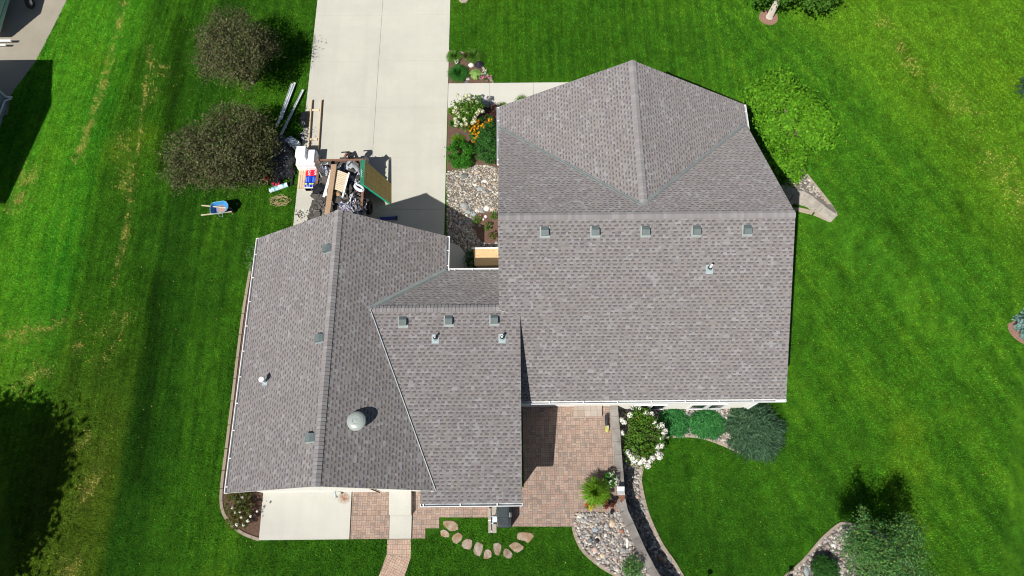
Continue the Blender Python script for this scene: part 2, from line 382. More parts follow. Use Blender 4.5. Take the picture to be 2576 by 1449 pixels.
# ------------------------------------------------------------------ lawn: one ground sheet out to the horizon
def vnoise(x, y, s, seed=0):
    r = np.random.default_rng(seed); g = r.random((256, 256)); X = x / s + 1000.3; Y = y / s + 1000.7
    i, j = np.floor(X).astype(int), np.floor(Y).astype(int); fx, fy = X - i, Y - j; fx = fx * fx * (3 - 2 * fx); fy = fy * fy * (3 - 2 * fy)
    q = lambda a, b: g[a % 256, b % 256]
    return (q(i, j) * (1 - fx) + q(i + 1, j) * fx) * (1 - fy) + (q(i, j + 1) * (1 - fx) + q(i + 1, j + 1) * fx) * fy
def fbm(x, y, s, seed=0, o=4):
    t = 0; a = .5
    for k in range(o): t = t + a * vnoise(x, y, s / 2 ** k, seed + k); a *= .5
    return t / (1 - .5 ** o)
def seg_dist(x, y, pts):
    d = np.full(x.shape, 1e9)
    for (ax, ay), (bx, by) in zip(pts, pts[1:]):
        dx, dy = bx - ax, by - ay; t = np.clip(((x - ax) * dx + (y - ay) * dy) / (dx * dx + dy * dy), 0, 1)
        d = np.minimum(d, np.hypot(x - ax - t * dx, y - ay - t * dy))
    return d
def lawn_mat():
    n = N('mown_grass'); at = n.n('ShaderNodeAttribute', attribute_name='grass'); base = at.outputs['Color']; th = at.outputs['Alpha']
    p = n.pos(); f1 = n.noise(7.5, p, detail=5, rough=.7); f2 = n.noise(26, p, detail=4, rough=.7); f3 = n.noise(1.6, p, detail=4)
    c = n.mix(n.maprange(f3, .35, .7, 0, .4), base, n.mix(1.0, base, (1.45, 1.12, .75), 'MULTIPLY'))
    c = n.mix(n.maprange(f1, .32, .5, .62, 0), c, n.mix(1.0, c, (.42, .45, .5), 'MULTIPLY'))
    c = n.mix(n.maprange(f1, .52, .72, 0, .55), c, n.mix(1.0, c, (1.75, 1.4, 1.15), 'MULTIPLY'))
    c = n.mix(n.maprange(f2, .33, .52, .7, 0), c, n.mix(1.0, c, (.33, .38, .42), 'MULTIPLY'))
    c = n.mix(n.maprange(f2, .55, .72, 0, .55), c, n.mix(1.0, c, (1.9, 1.6, 1.4), 'MULTIPLY'))
    tn = n.m_('MULTIPLY', th, n.maprange(n.noise(9, p, detail=5, rough=.75), .45, .62, 0, 1))
    c = n.mix(n.m_('MULTIPLY', tn, .7), c, (.30, .25, .07)); n.col(c, .85, .04)
    n.bump(n.m_('ADD', f1, n.m_('MULTIPLY', f2, .6)), .07, 1.0); return n.m
M['lawn'] = lawn_mat()
def grass_color(X, Y, fine=False):
    # ---- colour of the grass itself: mowing bands, dry strips, weeds
    n1 = fbm(X, Y, 3.2, 1); n2 = fbm(X, Y, 1.1, 11); n3 = fbm(X, Y, 7.0, 21); n4 = fbm(X * 2.2, Y * .45, .9, 41)
    dark = np.array([.017, .062, .0055]); mid = np.array([.034, .108, .0075]); lite = np.array([.074, .172, .011]); yel = np.array([.098, .188, .011])
    n5 = fbm(X * 3.4, Y * .28, 1.0, 61); n6 = fbm(X, Y, .42, 71)
    t = .40 + .28 * (n1 - .5) + .15 * (n2 - .5) + .12 * (n4 - .5) + .35 * (n6 - .5) + .22 * (n5 - .5) - .05 * (1 - sstep(10, 14, X)) * sstep(4, 5, X) * (1 - sstep(3, 7, Y))
    # right half: broad bands run from upper left to lower right, greener to yellower towards the top right
    U = (X - 12) * .857 + (Y - 20) * .515; V = -(X - 12) * .515 + (Y - 20) * .857
    rt = sstep(8, 14, X)
    t = t + rt * (.05 * np.sin(U * 2.1 + 1.4 * n3) + .06 * np.sin(U * 6.0 + n1) + .10 + .55 * (fbm(U * 3.6, V * .22, 1.0, 91) - .5) + .2 * (fbm(X, Y, .55, 93) - .5))
    yb = sstep(6.5, 10.5, U + 1.5 * (n1 - .5)) * rt
    # front lawn: narrow upright mowing lines
    fr = sstep(-3.5, -2.5, X) * (1 - sstep(12, 15, X)) * sstep(17, 18, Y)
    t = t + fr * .11 * np.sin(X * 2 * math.pi / .62 + .3 * n1) + fr * .02
    # left strip between the houses: long bands following the property line
    lf = 1 - sstep(-12.4, -11.6, X)
    B = X - .11 * np.clip(Y - 24, -2, 10) + .25 * (n3 - .5) + .25 * (n2 - .5)
    band = np.interp(B, [-30, -24.5, -23.2, -21.8, -20.7, -19.8, -19.0, -18.3, -17.9, -17.4, -16.4, -15.0, -13.8, -11.5], [.88, .95, .84, .52, .30, .42, .26, .34, .30, .0, .10, .42, .36, .46])
    t = t * (1 - lf) + lf * (band + .25 * (n1 - .5) + .25 * (n2 - .5) + .8 * (n5 - .5) + .3 * (n6 - .5) + .05 * np.sin(B * 9))
    # upper middle left of the drive, below the trees
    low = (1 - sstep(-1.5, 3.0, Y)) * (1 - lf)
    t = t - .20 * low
    mow = 0.0
    if fine:                                             # wheel and blade lines left by the mower
        gate = sstep(.35, .6, fbm(X, Y, 2.4, 601, 3)); wob = .5 * (fbm(X, Y, 3.0, 611, 2) - .5)
        mow = .17 * np.sin((X + wob * .3) * 2 * math.pi / .26) * fr + rt * gate * .20 * np.sin((U + wob) * 2 * math.pi / .27) + lf * (.10 + .14 * gate) * np.sin((B + wob * .4) * 2 * math.pi / .31) + (1 - rt) * (1 - fr) * (1 - lf) * gate * .10 * np.sin((X + wob) * 2 * math.pi / .28)
    t = np.clip(t, 0, 1)[..., None]
    C = np.where(t < .5, dark + (mid - dark) * t * 2, mid + (lite - mid) * (t * 2 - 1))
    nb = (1 - sstep(-22.5, -21, B)) * lf
    C = C + nb[..., None] * np.array([-.004, .040, .002])
    C = C * (1 - .38 * yb[..., None]) + yel * (.38 * yb[..., None]) * (.75 + .5 * n2[..., None])
    dr = sstep(.60, .78, n1 * .5 + n3 * .5) * .55 * (rt + lf * .8 + .3)
    C = C * (1 - dr[..., None]) + yel * .8 * dr[..., None]
    # lower left worn, brownish
    wl = (1 - sstep(2, 13, Y)) * (1 - sstep(-18.1, -17.4, B)) * .62; C = C * (1 - wl[..., None]) + np.array([.066, .092, .010]) * wl[..., None]
    # dry clippings in thin lines
    th = np.zeros(X.shape)
    def line(px, wdt, amp):
        nonlocal th
        d = seg_dist(X + .35 * (n2 - .5), Y, [G(*q)[:2] for q in px]); th = np.maximum(th, amp * np.exp(-(d / (wdt * .75)) ** 2) * sstep(.3, .62, fbm(X, Y, 1.0, 77)))
    line([(310, 10), (300, 70), (270, 170), (235, 290), (195, 400)], .28, .9)
    line([(378, 120), (368, 230), (352, 330), (335, 440), (318, 560), (290, 720)], .2, 1.0)
    line([(395, 170), (420, 190), (395, 235)], .6, .55); line([(0, 860), (90, 830), (200, 800)], .6, .7)
    line([(200, 870), (270, 855)], .5, .8); line([(205, 1115), (240, 1100), (230, 1200), (215, 1260)], .6, .75); line([(170, 1380), (215, 1260)], .5, .8); line([(190, 1420), (170, 1380)], .8, .7)
    line([(75, 430), (60, 490), (20, 520)], .7, .8); line([(310, 800), (250, 900)], .8, .4); line([(60, 960), (110, 940)], .7, .6)
    line([(300, 350), (330, 410), (320, 470)], .7, .5); line([(2225, 60), (2270, 130), (2330, 220)], .8, .35); line([(2420, 260), (2500, 400), (2570, 520)], 1.2, .35)
    # dark wheel lines beside the property line, darker turf by the garage
    for px in ([(455, 60), (440, 230), (410, 420)], [(400, 700), (375, 900), (345, 1200)]):
        d = seg_dist(X, Y, [G(*q)[:2] for q in px]); C = C * (1 - .45 * np.exp(-(d / .55) ** 2))[..., None]
    for px in ([(2265, 110), (2350, 260), (2430, 400)], [(2390, 470), (2470, 640)], [(2240, 560), (2330, 760)]):
        d = seg_dist(X, Y, [G(*q)[:2] for q in px]); C = C * (1 - .38 * np.exp(-(d / .45) ** 2) * sstep(.3, .6, n2))[..., None]
    C = C * (1 + .75 * (fbm(X, Y, .22, 501, 3) - .5) + .35 * (fbm(X * 5, Y * .5, 1.0, 511, 3) - .5) + mow)[..., None] * np.array([1.10, 1.16, .95])
    C = C * (1 + .10 * rt)[..., None]
    C = np.clip(C, .003, 1)
    return C, th
def make_lawn():
    def axis(a, b, step, out, k):
        c = list(np.arange(a, b + 1e-6, step)); e = []; d = step; q = b
        while q < out: d *= 1.35; q += d; e.append(q)
        f = []; d = step; q = a
        while q > -out: d *= 1.35; q -= d; f.append(q)
        return np.array(f[::-1] + c + e)
    xs = axis(-33, 33, .16, 600, 0); ys = axis(-5, 34, .16, 600, 0)
    X, Y = np.meshgrid(xs, ys); Z = zfun(X, Y)
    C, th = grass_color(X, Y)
    ny, nx = X.shape; idx = np.arange(nx * ny).reshape(ny, nx)
    F = np.stack([idx[:-1, :-1], idx[:-1, 1:], idx[1:, 1:], idx[1:, :-1]], -1).reshape(-1, 4)
    me = bpy.data.meshes.new('lawn'); me.vertices.add(nx * ny); me.vertices.foreach_set('co', np.stack([X, Y, Z], -1).reshape(-1).astype(np.float32))
    me.loops.add(len(F) * 4); me.polygons.add(len(F)); me.loops.foreach_set('vertex_index', F.reshape(-1).astype(np.int32))
    me.polygons.foreach_set('loop_start', np.arange(0, len(F) * 4, 4, dtype=np.int32)); me.polygons.foreach_set('loop_total', np.full(len(F), 4, np.int32))
    at = me.color_attributes.new('grass', 'FLOAT_COLOR', 'POINT')
    at.data.foreach_set('color', np.concatenate([C, th[..., None]], -1).reshape(-1).astype(np.float32))
    me.polygons.foreach_set('use_smooth', np.ones(len(F), bool)); me.materials.append(M['lawn']); me.update(calc_edges=True); me.validate()
    o = bpy.data.objects.new('lawn', me); S.collection.objects.link(o); struct(o)
make_lawn()

# ------------------------------------------------------------------ paved ground
def poly(pxs, dz=0.0, f=G): return [f(*q)[:2] for q in pxs]
def sheet(name, pxs, mat, z=.006, depth=.05, world=None):
    m = MB(); q = world or poly(pxs); m.prism(q, z - depth, z); return struct(m.build(name, mat, loc=(0, 0, 0)))
DXL, DXR = -11.22, -3.44
def slabs(name, xs, ys, mat, z, gap=.012, under=None):
    m = MB()
    for a, b in zip(xs, xs[1:]):
        for c, d in zip(ys, ys[1:]): m.prism([(a + gap / 2, c + gap / 2), (b - gap / 2, c + gap / 2), (b - gap / 2, d - gap / 2), (a + gap / 2, d - gap / 2)], -.06, z)
    m.prism([(xs[0] + .01, ys[0] + .01), (xs[-1] - .01, ys[0] + .01), (xs[-1] - .01, ys[-1] - .01), (xs[0] + .01, ys[-1] - .01)], -.07, z - .018, mi=1)
    return struct(m.build(name, [mat, M['soil']], loc=(0, 0, 0)))
cx = P(950, 200)[0]
yj = [13.0] + [P(950, y)[1] for y in (528.6, 396.6, 271, 154, 39)]; yj += [yj[-1] + 3.4 * k for k in (1, 2, 3, 4)]
slabs('driveway', [DXL, cx, DXR], yj, M['concrete'], .03)
wy0, wy1 = P(1200, 271)[1], P(1200, 210)[1]; wxs = [DXR + .012] + [P(x, 240)[0] for x in (1232, 1342)]; wxs += [wxs[-1] + 2.2, wxs[-1] + 4.4]
slabs('walkway', wxs, [wy0, wy1], M['walk'], .04)
sheet('entry_pad', None, M['walk'], .05, world=[P(*q)[:2] for q in ((1124, 610), (1140, 612), (1158, 622), (1170, 638), (1176, 660), (1178, 700), (1124, 700))])
sheet('neighbour_driveway', None, concrete_mat('neighbour_concrete', (.36, .325, .26), .3), .012, world=[(-60, 20.5), (P(30, 250)[0], P(30, 250)[1] - 1.0), P(28, 238)[:2], P(88, 158)[:2], P(140, 58)[:2], (P(188, -40)[0], P(188, -40)[1]), (-24.6, 40), (-60, 40)])
# rear slab, steps, patio
sl_ = MB(); sl_.prism(poly([(665, 1228), (886, 1226), (879.5, 1356.5), (653, 1359)]), -.05, .10); struct(sl_.build('concrete_slab', None or M['concrete_w'], loc=(0, 0, 0)))
patio = poly([(886, 1226), (1318, 1226), (1314, 1012), (1540, 1012), (1556, 1230), (1561, 1288), (1445.5, 1288), (1445.5, 1324.7), (1228.6, 1324.7), (1228.6, 1301.6), (1105, 1301.6), (1105, 1329), (1070, 1329), (1070, 1354.5), (879.5, 1356.5)])
sheet('patio', None, M['pavers'], .03, world=patio)
sheet('paver_path', [(974.5, 1356.8), (1034, 1355.5), (1033.4, 1402), (973, 1395)], M['pavers_path'], .026)
sheet('paver_path', [(973, 1395.4), (1033.4, 1402.4), (1018, 1449), (990, 1530), (925, 1530), (953.3, 1449)], M['pavers_tilt'], .026)
t = thing('concrete_steps', 'two pale concrete steps between the brick paver strip and paver walk', 'steps', P(1008, 1300))
m = MB(); m.prism(poly([(982, 1231), (1036.5, 1231), (1036.5, 1296), (982, 1296)]), 0, .36); m.build('upper_step', M['concrete_w'], t)
m = MB(); m.prism(poly([(982, 1296.3), (1036.5, 1296.3), (1035, 1355), (980.5, 1355.6)]), 0, .12); m.build('lower_step', M['concrete_w'], t)
m = MB(); m.prism(poly([(1228.6, 1262), (1249, 1262), (1249, 1340.6), (1228.6, 1340.6)]), -.02, .06)
tag(m.build('concrete_pad', plain('pad_concrete', (.36, .325, .28), .9, .15, 9)), 'narrow grey concrete strip beside the covered grill', 'concrete pad')
m = MB(); m.prism([P(*q, .2)[:2] for q in ((1444.6, 1010), (1514.6, 1010), (1514.6, 1048), (1444.6, 1050))], .0, .18)
tag(m.build('paver_step', M['step_paver'], loc=(0, 0, 0)), 'low square-paver step against the house wall at top of patio', 'step')
# rust stain on the slab (a stain with a shape of its own)
def stain_mat():
    n = N('rust_stain'); tc = n.n('ShaderNodeTexCoord').outputs['Object']; d = n.n('ShaderNodeVectorMath', operation='LENGTH'); n.put(d.inputs[0], tc)
    a = n.m_('MULTIPLY', n.maprange(d.outputs['Value'], .02, .32, 1, 0), n.maprange(n.noise(7, tc, detail=4), .3, .6, .1, 1)); n.col((.34, .12, .03), .9)
    n.put(n.b.inputs['Alpha'], n.m_('MULTIPLY', a, .8)); return n.m
m = MB(); c = P(866, 1252, .104); m.face([(c[0] - .3, c[1] - .28, .104), (c[0] + .3, c[1] - .28, .104), (c[0] + .3, c[1] + .3, .104), (c[0] - .3, c[1] + .3, .104)])
struct(m.build('rust_stain', stain_mat(), loc=c))

# ------------------------------------------------------------------ planting beds, edging
def bed(name, pxs, mat, z=.015, f=G):
    m = MB(); q = [f(*p) for p in pxs]; m.prism([p[:2] for p in q], q[0][2] - .06, q[0][2] + z); return struct(m.build(name, mat, loc=(0, 0, 0)))
def spline(pts, k=6):
    out = []; p = [pts[0]] + list(pts) + [pts[-1]]
    for a, b, c, d in zip(p, p[1:], p[2:], p[3:]):
        for i in range(k):
            t = i / k; out.append(tuple(.5 * (2 * b[j] + (c[j] - a[j]) * t + (2 * a[j] - 5 * b[j] + 4 * c[j] - d[j]) * t * t + (3 * b[j] - a[j] - 3 * c[j] + d[j]) * t ** 3) for j in range(2)))
    return out + [tuple(pts[-1][:2])]
def ribbon(m, pts, wd, z0, z1, mi=0, gaps=0):
    """a kerb or wall following a line; z0,z1 functions or numbers"""
    pts = [Vector((p[0], p[1])) for p in pts]; L = []; Rr = []
    for i, p in enumerate(pts):
        d = (pts[min(i + 1, len(pts) - 1)] - pts[max(i - 1, 0)]).normalized(); nrm = Vector((-d.y, d.x)); L.append(p + nrm * wd / 2); Rr.append(p - nrm * wd / 2)
    g = lambda z, p: z(p.x, p.y) if callable(z) else z
    for i in range(len(pts) - 1):
        a, b, c, d = L[i], L[i + 1], Rr[i + 1], Rr[i]
        if gaps and i % gaps == gaps - 1: b = a + (b - a) * .88; c = d + (c - d) * .88
        T = [(q.x, q.y, g(z1, q)) for q in (d, c, b, a)]; Bm = [(q.x, q.y, g(z0, q)) for q in (d, c, b, a)]
        m.face(T, None, mi)
        for j in range(4): k = (j + 1) % 4; m.face([Bm[j], Bm[k], T[k], T[j]], None, mi)
def curb(label, pxs, f=G, wd=.15, h=.06):
    q = spline([f(*p)[:2] for p in pxs]); m = MB(); zb = lambda x, y: float(zfun(x, y)) - .06; zt = lambda x, y: float(zfun(x, y)) + h
    if f is G2: zb = -1.06; zt = -1.0 + h
    ribbon(m, q, wd, zb, zt, gaps=3); return tag(m.build('edging_kerb', M['curb']), label, 'kerb')
B_A = [(1128.5, 131), (1165, 134), (1190, 145), (1212, 166), (1226, 190), (1240, 210), (1128.5, 211)]
bed('mulch_bed', B_A, M['mulch'])
bed('mulch_bed', [(1127, 271), (1262, 271), (1262, 425), (1205, 415), (1165, 425), (1124, 432)], M['mulch'])
bed('mulch_bed', [(1200, 535), (1262, 535), (1262, 618), (1215, 612), (1190, 575)], M['mulch'], .022)
bed('mulch_bed', [(640, 640), (652, 640), (600, 1230), (668, 1237), (653, 1357), (612, 1342), (580, 1318), (560, 1285), (557, 1240), (580, 1040), (600, 880), (626, 700)], M['mulch'])
curb('thin concrete edging at the top of the flower bed by the driveway', [(1129, 131), (1165, 134.5), (1192, 146), (1212, 167), (1226, 190), (1240, 209)], wd=.12)
curb('long curved concrete edging along the left side of the garage', [(634, 660), (626, 705), (612, 790), (598, 900), (585, 1010), (570, 1130), (558, 1230), (560, 1282), (580, 1316), (612, 1342), (653, 1358)], wd=.13)
curb('curved concrete edging between the rear lawn and stone bed below patio', [(1442, 1326), (1449, 1352), (1465, 1383), (1490, 1408), (1522, 1432), (1560, 1452), (1620, 1485)], wd=.14)
LB = [(1862.6, 1137.7), (1829, 1122.7), (1775.9, 1102.7), (1739.2, 1096.7), (1705.9, 1096.7), (1672.5, 1101), (1645.9, 1122.7), (1622.5, 1159.4), (1610.8, 1199.4), (1614.2, 1232.7), (1625.8, 1282.7), (1642.5, 1326), (1665.9, 1372.7), (1695.9, 1416), (1715.9, 1449), (1765, 1520)]
curb('long sweeping concrete edging round the circular lawn right of patio wall', LB, f=G2, wd=.15)
RB = [(1960, 1465), (1977, 1449), (2014.5, 1416.7), (2039.5, 1389), (2064.5, 1359), (2087, 1338), (2112, 1319), (2132, 1318), (2159.5, 1325.5), (2200, 1338), (2250, 1370), (2290, 1420), (2310, 1470)]
curb('bent concrete edging round the bed at the bottom right corner', RB, f=G2, wd=.14)
LBW = [(1538, 1030), (1870, 1030), (1880, 1130)] + LB + [(1700, 1520), (1647.5, 1449), (1616, 1393), (1586, 1326), (1563, 1273), (1558, 1226), (1552, 1130)]
bed('gravel_base', LBW, M['gbase'], .012, G2)
bed('gravel_base', RB, M['gbase'], .012, G2)
SG = [(1446, 1288.5), (1563, 1288.5), (1590, 1345), (1616, 1393), (1650, 1455), (1670, 1490), (1620, 1482), (1560, 1450), (1522, 1430), (1490, 1406), (1465, 1381), (1449, 1350), (1445, 1325)]
bed('gravel_base', SG, M['gbase'], .012)
EG = [(1124, 432), (1165, 424), (1205, 414), (1262, 424), (1262, 536), (1205, 536), (1190, 575), (1214, 612), (1262, 618), (1262, 700), (1178, 700), (1176, 660), (1158, 622), (1124, 612)]
bed('gravel_base', EG, M['gbase'], .012)
NW = [(2001, 426), (2018, 428), (2103, 536), (2096, 538), (2073, 522), (2046, 502), (2012, 484), (1965, 470), (1990, 440)]
m = MB(); q = [G(*p) for p in NW]; zc = lambda x, y: float(zfun(x, y)); m.prism([p[:2] for p in q], lambda x, y: zc(x, y + .3) - .3, lambda x, y: zc(x, y + .3) + .05); struct(m.build('gravel_base', M['gbase'], loc=(0, 0, 0)))
curb('straight concrete edging on the lawn side of the small stone wedge', [(2012, 424), (2024, 436), (2050, 468), (2080, 506), (2102, 540)], wd=.16)
def inpoly(x, y, pl):
    c = False; n = len(pl); j = n - 1
    for i in range(n):
        if (pl[i][1] > y) != (pl[j][1] > y) and x < (pl[j][0] - pl[i][0]) * (y - pl[i][1]) / (pl[j][1] - pl[i][1]) + pl[i][0]: c = not c
        j = i
    return c
def gravel(name, label, pxs, n, r0, r1, mat, f=G):
    q = [f(*p) for p in pxs]; pl = [p[:2] for p in q]; xs = [p[0] for p in pl]; ys = [p[1] for p in pl]; m = MB(); k = 0; tr = 0
    while k < n and tr < n * 8:
        tr += 1; x, y = random.uniform(min(xs), max(xs)), random.uniform(min(ys), max(ys))
        if not inpoly(x, y, pl): continue
        z = -1.0 if f is G2 else float(zfun(x, y)); r = r0 + (r1 - r0) * random.random() ** 2.2
        m.stone((x, y, z + .012 + r * .25), (r * random.uniform(.8, 1.35), r * random.uniform(.75, 1.1), r * random.uniform(.5, .8)), sub=0 if r < .045 else 1); k += 1
    return tag(m.build(name, mat, loc=(0, 0, 0), smooth=True), label, 'gravel', kind='stuff')
gravel('gravel', 'pale river gravel in the entry bed beside the driveway', EG, 4600, .022, .062, M['gravel'])
gravel('gravel', 'mixed grey and tan gravel in the stone bed below the patio', SG, 3000, .025, .08, M['gravel2'])
gravel('gravel', 'gravel between the patio wall and the curved lawn edging', LBW, 5200, .025, .08, M['gravel2'], G2)
gravel('gravel', 'gravel in the bed at the bottom right corner', RB, 2200, .025, .08, M['gravel2'], G2)
gravel('gravel', 'pale gravel in the wedge beside the right wall of the house', NW, 420, .03, .08, M['gravel'])

# ------------------------------------------------------------------ the house
WX0, WX1, WY0, WY1, HE, WHR = -11.745, -2.990, 2.226, 13.639, 3.02, 5.8436
MX0, MX1, MY0, MY1, MYR, MHR = -3.81, .329, 1.729, 11.9065, 9.480, 4.914
EX0, EX1, EY0, EYR, EYN, EYF, EHR, FHR = -.549, 11.644, 5.878, 12.7845, 19.479, 20.69, 6.8328, 6.4964
WM, EM = (WX0 + WX1) / 2, (EX0 + EX1) / 2
sW = (WHR - HE) / (WX1 - WM); sM = (MHR - HE) / (MYR - MY0); sMN = (MHR - HE) / (MY1 - MYR); sE = (EHR - HE) / (EYR - EY0); sEN = (EHR - HE) / (EYN - EYR); sF = (FHR - HE) / (EX1 - EM)
XW = WX1 - (MHR - HE) / sW; ZV = MHR - sM * (MYR - WY0); XV = WX1 - (ZV - HE) / sW; YJ = EYR + (EHR - FHR) / sEN
PL = dict(ww=lambda x, y: HE + sW * (x - WX0), we=lambda x, y: HE + sW * (WX1 - x), ms=lambda x, y: HE + sM * (y - MY0), mn=lambda x, y: HE + sMN * (MY1 - y),
          es=lambda x, y: HE + sE * (y - EY0), en=lambda x, y: HE + sEN * (EYN - y), fw=lambda x, y: HE + sF * (x - EX0), fe=lambda x, y: HE + sF * (EX1 - x))
def pn(k):
    f = PL[k]; z = f(0, 0); return Vector((z - f(1, 0), z - f(0, 1), 1)).normalized()
def onroof(px, py, k):                                   # where the sight line through a picture point meets a roof plane
    z = 4.0
    for _ in range(30): q = P(px, py, z); z = PL[k](q[0], q[1])
    return Vector(P(px, py, z))
house = thing('house', 'large single-storey house with grey-brown shingled cross-gable roof and white gutters', 'house', (0.0, 9.0, 0.0))
def roof(name, parts, label=None):
    m = MB()
    for k, pts in parts:
        nn = pn(k); up = Vector((0, 0, 1)) - nn * nn.z; up.normalize(); u = up.cross(nn)
        t = [Vector((x, y, PL[k](x, y))) for x, y in pts]
        uv = [(p.dot(u) + 50, p.dot(up) + 50) for p in t]
        a = sum(t[i].x * t[(i + 1) % len(t)].y - t[(i + 1) % len(t)].x * t[i].y for i in range(len(t)))
        if a < 0: t.reverse(); uv.reverse()
        m.face(t, uv, 0); b = [p - Vector((0, 0, .14)) for p in t]; m.face(b[::-1], None, 1)
        for i in range(len(t)): j = (i + 1) % len(t); m.face([b[i], b[j], t[j], t[i]], None, 1)
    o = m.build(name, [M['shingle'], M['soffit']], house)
    if label: o['label'] = label
    return o
def caps(parent, a, b, s1, s2, side, wd=.165):
    """ridge caps from a to b; s1,s2 slopes falling to either side; side = horizontal unit vector to side 1"""
    a, b, sd = Vector(a), Vector(b), Vector(side); L = (b - a).length; d = (b - a) / L; n = int(L / .15); m = MB(); e = L / n
    for k in range(n):
        p, q = a + d * (k * e - .01), a + d * ((k + 1) * e)
        for sg, sl in ((1, s1), (-1, s2)):
            o_ = sd * sg * wd - Vector((0, 0, wd * sl)); r0, r1 = Vector((0, 0, .016)), Vector((0, 0, .034))
            uv = [(k + .01 + 100, 0), (k + .99 + 100, 0), (k + .99 + 100, 1), (k + .01 + 100, 1)]
            m.face([p + r0, q + r1, q + r1 + o_, p + r0 + o_] if sg < 0 else [p + r0, p + r0 + o_, q + r1 + o_, q + r1], uv if sg < 0 else [uv[0], uv[3], uv[2], uv[1]])
            m.face([q + r1, q + r1 + o_, q + o_, q], [(k + .80 + 100, 0)] * 4)
    return m.build('ridge_cap', M['cap'], parent)
def valley(parent, a, b, k1, k2, mat, wd=.13, crimp=.02):
    a, b = Vector(a), Vector(b); d = (b - a).normalized(); m = MB()
    for k, sg in ((k1, 1), (k2, -1)):
        nn = pn(k); s = nn.cross(d) * sg
        zt = a + s; 
        if abs(zt.z - PL[k](zt.x, zt.y)) > .02: s = -s
        lift = nn * .017
        m.face([a + lift, b + lift, b + s * wd + lift, a + s * wd + lift]); m.face([a + s * wd + lift, b + s * wd + lift, b + s * wd, a + s * wd])
    up = Vector((0, 0, 1)); m.beam(a + up * (.02 + crimp / 2), b + up * (.02 + crimp / 2), .018, crimp + .02)
    return m.build('valley_flashing', mat, parent)
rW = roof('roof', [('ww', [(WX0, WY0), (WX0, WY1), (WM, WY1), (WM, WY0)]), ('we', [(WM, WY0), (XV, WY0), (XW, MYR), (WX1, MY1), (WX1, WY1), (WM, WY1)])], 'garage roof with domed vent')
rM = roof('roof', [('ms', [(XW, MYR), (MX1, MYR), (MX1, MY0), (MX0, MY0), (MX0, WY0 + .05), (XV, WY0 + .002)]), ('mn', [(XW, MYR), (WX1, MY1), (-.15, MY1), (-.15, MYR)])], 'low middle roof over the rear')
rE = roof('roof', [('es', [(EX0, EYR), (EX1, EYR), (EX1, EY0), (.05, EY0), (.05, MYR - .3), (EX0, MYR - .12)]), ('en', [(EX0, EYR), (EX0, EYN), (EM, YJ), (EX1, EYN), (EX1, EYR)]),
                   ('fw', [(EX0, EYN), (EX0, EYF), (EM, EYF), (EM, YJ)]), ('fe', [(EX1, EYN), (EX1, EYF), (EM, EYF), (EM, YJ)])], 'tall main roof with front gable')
caps(rW, (WM, WY0, WHR), (WM, WY1, WHR), sW, sW, (1, 0, 0)); caps(rM, (XW - .1, MYR, MHR), (EX0 + .0, MYR, MHR), sM, sMN, (0, -1, 0))
caps(rE, (EX1, EYR, EHR), (EX0, EYR, EHR), sE, sEN, (0, -1, 0)); caps(rE, (EM, YJ, FHR), (EM, EYF, FHR), sF, sF, (1, 0, 0))
valley(rM, (XW, MYR, MHR), (WX1, MY1, HE), 'we', 'mn', M['flash']); valley(rM, (XW, MYR - .05, MHR), (XV, WY0 + .02, ZV), 'we', 'ms', M['flash_bright'], .19, .035)
valley(rE, (EX0 + .05, EYN, HE + .03), (EM, YJ, FHR), 'en', 'fw', M['flash']); valley(rE, (EX1 - .05, EYN, HE + .03), (EM, YJ, FHR), 'en', 'fe', M['flash'])
def wall(prof, axis, a, b, name='wall'):
    m = MB(); q = lambda p, t: (p[0], t, p[1]) if axis == 'y' else (t, p[0], p[1])
    A = [q(p, a) for p in prof]; B = [q(p, b) for p in prof]; m.face(A); m.face(B[::-1])
    for i in range(len(prof)): j = (i + 1) % len(prof); m.face([A[i], A[j], B[j], B[i]])
    return m.build(name, M['siding'], house)
g = .17
wall([(WX0 + .5, -.1), (WX1 - .45, -.1), (WX1 - .45, HE + sW * .45 - g), (WM, WHR - g), (WX0 + .5, HE + sW * .5 - g)], 'y', WY0 + .215, WY1 - .35)
wall([(MY0 + .42, -.1), (MY1 - .4, -.1), (MY1 - .4, HE + sMN * .4 - g), (MYR, MHR - g), (MY0 + .42, HE + sM * .42 - g)], 'x', WX1 - .44, MX1 - .3)
wE = wall([(EY0 + .335, -1.2), (EYN - .4, -1.2), (EYN - .4, HE + sEN * .4 - g), (EYR, EHR - g), (EY0 + .335, HE + sE * .335 - g)], 'x', EX0 + .4, EX1 - .55)
wall([(EX0 + .45, -.1), (EX1 - .6, -.1), (EX1 - .6, HE + sF * .6 - g), (EM, FHR - g), (EX0 + .45, HE + sF * .45 - g)], 'y', EYN - .39, EYF - .4)
